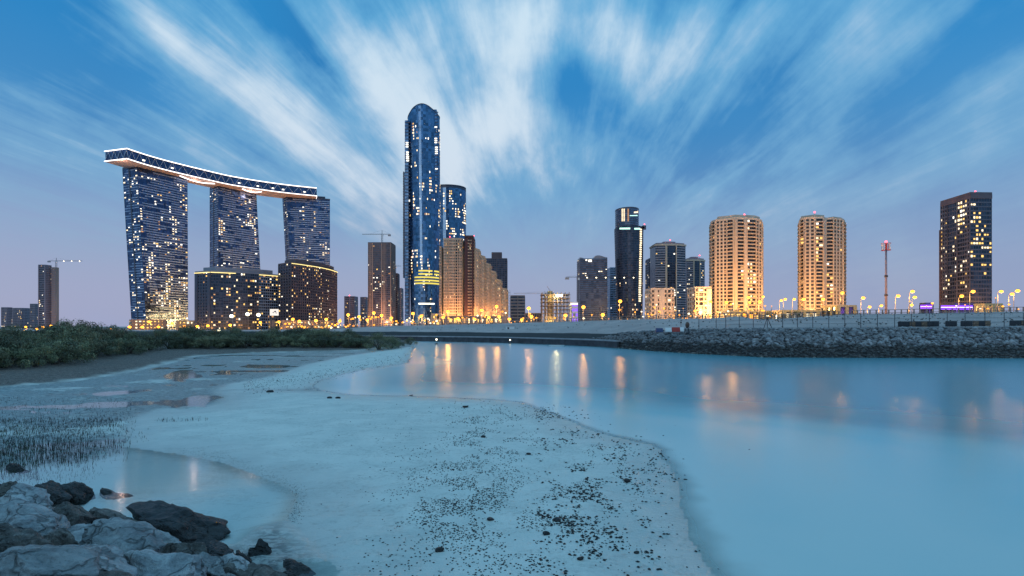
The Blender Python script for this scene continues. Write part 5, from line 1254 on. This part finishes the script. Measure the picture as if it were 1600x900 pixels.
def along(s_):
    for (a, b_), l in zip(zip(pw_, pw_[1:]), seg):
        if s_ <= l: return a.lerp(b_, s_/l), (b_-a).normalized()
        s_ -= l
    return pw_[-1], (pw_[-1]-pw_[-2]).normalized()
def mangrove(x, y, h, r, lab, grp):
    z = float(H(np.array([x]), np.array([y]))[0][0]); o = empty('mangrove_tree', (x, y, z), lab, 'tree', grp, rr.uniform(0, 6))
    o.scale = (r, r*rr.uniform(.9, 1.1), h); link('trunk', rr.choice(TK), o); c_ = link('crown', rr.choice(CR), o); return o
s_ = 0.0
rows = [(1.0, 3.6, .62), (4.2, 3.8, .84), (8.0, 4.4, 1.0), (13, 5, 1.0), (20, 6, 1.0)]
for ri, (off_, stp, hs_) in enumerate(rows):
    s_ = rr.uniform(0, 2)
    while s_ < tot:
        p, dd = along(s_); nn_ = Vector((-dd.y, dd.x)); q_ = p+nn_*(off_+rr.uniform(-.8, .8)); pxx = q_.x/q_.y*F+800
        ytop = ip(pxx, [(-200,520),(0,513),(40,513),(80,506),(125,502.5),(165,506),(200,509),(240,511),(300,511.5),(400,511.5),(500,512.5),(560,517),(590,522),(640,528)])+rr.choice((0, 0, 1, 3, 5, 7))+rr.uniform(-1, 1)
        h = (zat(ytop, q_.y)-.3)*(hs_ if ri < 2 else 1.0)
        h = max(1.6, min(h, 7))/1.02; r_ = rr.uniform(1.7, 3.0)*(1+q_.y/300)
        if -500 < pxx < 585 and q_.y < 210: mangrove(q_.x, q_.y, h, r_, ('low rounded mangrove on the front edge of the thicket above the mud' if ri == 0 else 'mangrove in the thick belt before the lit podiums'), 'front row of mangroves' if ri == 0 else 'mangroves behind the front row')
        s_ += stp*rr.uniform(.75, 1.2)
for px_, py_, h, r_, lab in [(592,546.5,3.6,3.4,'large rounded mangrove at the right end of the thicket'),(612,545,3.0,2.6,'mangrove just past the right end of the thicket'),(622,543,1.6,1.7,'low mangrove bush trailing off towards the lagoon'),(641,538.5,1.9,2.3,'small isolated mangrove bush at the lagoon mouth')]:
    wx, wy = WP(px_, py_); mangrove(wx, wy, h, r_, lab, None)
# trees behind the shops
for px_, d, h, r_, lab in [(1200,300,8,7,'dark round tree between the two beige towers, left'),(1223,300,6.5,3.5,'small dark tree between the two beige towers'),(1243,300,8,7,'broad dark tree at the left foot of the narrower beige tower'),(1160,300,5,4,'low bush by the yellow-lit building')]:
    p = atp(px_, d); z = ground_z(px_, d); o = empty('park_tree', (p.x, p.y, z), lab, 'tree'); o.scale = (r_*.9, r_*.9, h*1.1); link('trunk', TK[0], o); link('crown', CR[1], o)

# ------------------------------------------------------------------ wire fence and small things on the right bank
fe = empty('wire_fence', (45, 92, 4), 'long thin wire fence with dark posts above the far rubble bank', 'fence')
def ftop(px_): td = ip(px_, TOED)+8.5; return atp(px_, td)+Vector((0, 0, ground_z(px_, td)))
pr = None; rail = MB(); mb = MB(); mb.bar((0, 0, -.3), (0, 0, 2.45), .055, n=6); pm = mb.mesh('post', M['darksteel'])
fpx = [1092,1119,1134,1155,1177,1199,1223,1246,1270,1295,1320,1345,1371,1398,1424,1452,1480,1508,1539,1569,1599,1630,1662]
for px_ in fpx:
    p = ftop(px_); link('post', pm, fe, loc=p-fe.location)
    if pr is not None:
        for z in (.15, .8, 1.6, 2.4): rail.bar(pr+Vector((0, 0, z)), p+Vector((0, 0, z)), .018 if z < 2 else .03, n=3)
        for k in range(1, 14): a = pr.lerp(p, k/14); rail.bar(a, a+Vector((0, 0, 2.4)), .006, n=3)
    pr = p
shift(rail, fe).build('wire', M['darksteel'], fe, kind='stuff')
mb = MB(); p = ftop(1199); 
for a, b_ in ((-1.1, 0), (.5, 0)): mb.bar(p+Vector((a, -.8, -.2)), p+Vector((b_, 0, 2.0)), .06)
o = shift(mb, fe).build('brace', M['darksteel'], fe)
# slatted barriers
mb = MB(); mb.box((0, 0, .45), (.92, .16, .86)); BP = [mb.mesh('panel', M['darksteel']), None]; mb = MB(); mb.box((0, 0, .45), (.92, .16, .86)); BP[1] = mb.mesh('panel', mat('tan_boards', (.22, .15, .10), .8, var=.3, vscale=3))
for x0, x1, lab in ((1403,1469,'longest dark and tan panelled barrier behind the wire fence on the right bank'),(1477,1498,'shortest dark panelled barrier, between two longer ones on the right bank'),(1501,1548,'dark and tan panelled barrier left of the gap before the right edge'),(1577,1640,'dark panelled barrier running out of the right edge')):
    a = atp(x0, ip(x0, TOED)+9.6); e = atp(x1, ip(x1, TOED)+9.6); n = max(2, int((e-a).length/1.0)); za = ground_z(x0, a.y)+.15; ze = ground_z(x1, e.y)+.15
    o = empty('barrier', (a.x, a.y, za), lab, 'barrier', rz=math.atan2(e.y-a.y, e.x-a.x))
    for k in range(n):
        c = link('panel', BP[0 if (k*7 % 5) < 3 else 1], o, loc=(k*1.0+.5, rr.uniform(-.05, .05), (ze-za)*(k+.5)/n-.15))
    mb = MB()
    mb.bar((0, -.12, .12), (n, -.12, .12+ze-za), .05); mb.bar((0, -.12, .78), (n, -.12, .78+ze-za), .05); mb.build('rail', M['darksteel'], o)
def road_barrier(px_, py_, w_, h, m_, lab, d=98):
    p = atp(px_, d); z = zat(py_, d); o = empty('road_barrier', (p.x, p.y, z), lab, 'barrier'); mb = MB()
    mb.prism([(-w_/2, -.28), (w_/2, -.28), (w_/2, .28), (-w_/2, .28)], [(-w_/2, -.1), (w_/2, -.1), (w_/2, .1), (-w_/2, .1)], 0.12, h); mb.build('body', m_, o)
    mb = MB(); mb.box((0, 0, 0), (w_*1.02, .62, .22)); mb.build('base', m_, o)
road_barrier(1056, 517.5, 1.5, .75, M['redpaint'], 'red plastic road barrier on top of the far bank')
road_barrier(1044, 517.5, 1.2, .7, M['white'], 'white plastic road barrier left of the red one'); road_barrier(1030, 518, 1.3, .65, mat('navy_plastic', (.04, .06, .16), .5), 'navy plastic road barrier left of the white one'); road_barrier(1065, 517, .7, .7, M['white'], 'short white road barrier right of the red one')
p = atp(1074, 99); o = empty('field_tripod', (p.x, p.y, zat(520, 99)), 'dark tripod stand wrapped in cloth at the bank top', 'stand')
mb = MB()
for k in range(3): mb.bar((.55*math.cos(k*2.1+.5), .55*math.sin(k*2.1+.5), 0), (0, 0, 1.6), .07)
mb.build('leg', M['darksteel'], o); mb = MB(); mb.ball((0, 0, 1.5), .42, sz=1.5); mb.build('cover', M['rust'], o)
p = atp(1064, 104); o = empty('sign_post', (p.x, p.y, zat(515, 104)), 'thin dark post with a small round head left of the tripod', 'post'); mb = MB(); mb.bar((0, 0, 0), (0, 0, 1.3), .05); mb.build('pole', M['darksteel'], o); mb = MB(); mb.ball((0, 0, 1.45), .2); mb.build('head', M['darksteel'], o)
p = atp(797, 175); o = empty('site_cabin', (p.x, p.y, zat(516, 175)), 'small white cabin on the sandy slope of the far shore', 'cabin'); mb = MB(); mb.box((0, 0, .7), (3.0, 1.6, 1.3)); mb.build('wall', M['white'], o); mb = MB(); mb.box((0, 0, 1.42), (3.2, 1.9, .12)); mb.build('roof', M['steel'], o)
mb = MB(); mb.box((-.6, -.82, .75), (.6, .06, .5)); mb.build('window', M['glass_dark'], o)
# things on the water
def buoy(px_, py_, lab, s_=1.0):
    wx, wy = WP(px_, py_); o = empty('marker_buoy', (wx, wy, 0), lab, 'buoy'); mb = MB(); mb.bar((0, 0, -.2), (0, 0, .35*s_), .45*s_, n=10, r2=.36*s_); mb.build('float', M['darksteel'], o, True)
    mb = MB(); mb.bar((0, 0, .3*s_), (0, 0, 1.2*s_), .07); mb.build('post', M['steel'], o); mb = MB(); mb.ball((0, 0, 1.35*s_), .24*s_); mb.build('lamp', M['lampwhite'], o)
buoy(682, 538, 'small marker buoy with a white light on the lagoon near its left shore'); buoy(797, 537, 'small lit marker by the quay wall in the middle of the far shore', .8)
wx, wy = WP(869, 541.5); o = empty('moored_dinghy', (wx, wy, 0), 'small white dinghy lying low on the water near the quay wall', 'boat'); mb = MB()
hull = [(-1.9, 0), (-1.5, -.55), (1.2, -.6), (2.1, 0), (1.2, .6), (-1.5, .55)]; mb.prism([(x*.85, y*.8) for x, y in hull], hull, -.1, .38); mb.build('hull', M['white'], o)
mb = MB(); mb.box((-.6, 0, .42), (.3, 1.0, .06)); mb.box((.6, 0, .42), (.3, 1.0, .06)); mb.build('bench', M['steel'], o)
print('objects', len(bpy.data.objects), 'tris', sum(len(p.vertices)-2 for me in bpy.data.meshes for p in me.polygons))


# scrub and debris on the far sandy slope
rr = random.Random(33); mb = MB()
for _ in range(900):
    px_ = rr.uniform(640, 1620); r_ = section(px_); dd = rr.uniform(r_[5][0]+.5, r_[11][0]-2); k = fbm(np.array([px_*.02]), np.array([dd*.3]), 3)[0]
    if k < .5: continue
    zz_ = float(np.interp(dd, [a for a, _ in r_], [b_ for _, b_ in r_]))+.35; p = atp(px_, dd); s_ = rr.uniform(.05, .15)
    mb.add([(p.x+q_.x*s_*1.6, p.y+q_.y*s_*1.6, zz_+q_.z*s_) for q_ in bp[rr.randrange(8)][0]], bp[0][1])
o = mb.build('slope_debris', M['rock_mid'], None, kind='stuff'); tag(o, 'dark scrub and debris scattered over the far sandy slope', 'debris')

# say which one: landmark and order from the left for things that look alike
LM = [(-999, 200, 'far left of the leaning towers'), (200, 300, 'below the leftmost leaning tower'), (300, 435, 'below the grey curved block'), (435, 530, 'below the brown curved block'), (530, 570, 'below the small mauve blocks'), (570, 628, 'below the brown crane-topped tower'),
      (628, 688, 'below the tallest tower'), (688, 795, 'below the beige stepped complex'), (795, 843, 'right of the beige complex'), (843, 900, 'before the unfinished shell'), (900, 950, 'before the wavy-topped tower'), (950, 1010, 'before the round dark tower'), (1010, 1075, 'before the cream-ribbed tower'),
      (1075, 1195, 'before the widest beige tower'), (1195, 1246, 'between the two beige towers'), (1246, 1322, 'before the narrower beige tower'), (1322, 1384, 'just left of the telecom mast'), (1384, 1465, 'just right of the telecom mast'), (1465, 1556, 'before the dark brown tower'), (1556, 9999, 'right of the dark brown tower')]
ORD = ['first', 'second', 'third', 'fourth', 'fifth', 'sixth', 'seventh', 'eighth', 'ninth', 'tenth', 'eleventh', 'twelfth', 'thirteenth', 'fourteenth', 'fifteenth', 'sixteenth', 'seventeenth', 'eighteenth', 'nineteenth', 'twentieth']
SH = {'street lamps on the right bank': 'tall orange street lamp', 'small street lamps on the right bank': 'smaller orange street lamp', 'street lamps before the construction site': 'orange street lamp', 'street lamps at the beige complex': 'orange street lamp of the road row', 'street lamps behind the mangroves': 'orange roadside street lamp',
      'lamps by the tower podium': 'orange podium lamp', 'floodlights before the curved block': 'bright white floodlight mast', 'far left lamps': 'tiny orange lamp over the mangroves', 'facade floodlights': 'orange facade floodlight', 'front row of mangroves': 'front-row mangrove', 'low lamps along the shore road': 'low roadside lamp', 'three towers under the sky bridge': None}
by = {}
for o in COL.objects:
    g_ = o.get('group')
    if o.parent is None and SH.get(g_):
        px_ = 800+F*o.location.x/max(o.location.y, .1); lm = next(n for a, b_, n in LM if a <= px_ < b_); by.setdefault((g_, lm), []).append((px_, o.name, o))
for (g_, lm), l in by.items():
    l.sort(key=lambda q_: q_[0])
    for i, (_, _, o) in enumerate(l): o['label'] = f"{SH[g_]} {lm}" + (f", {ORD[i]} from its left" if len(l) > 1 and i < 20 else '')
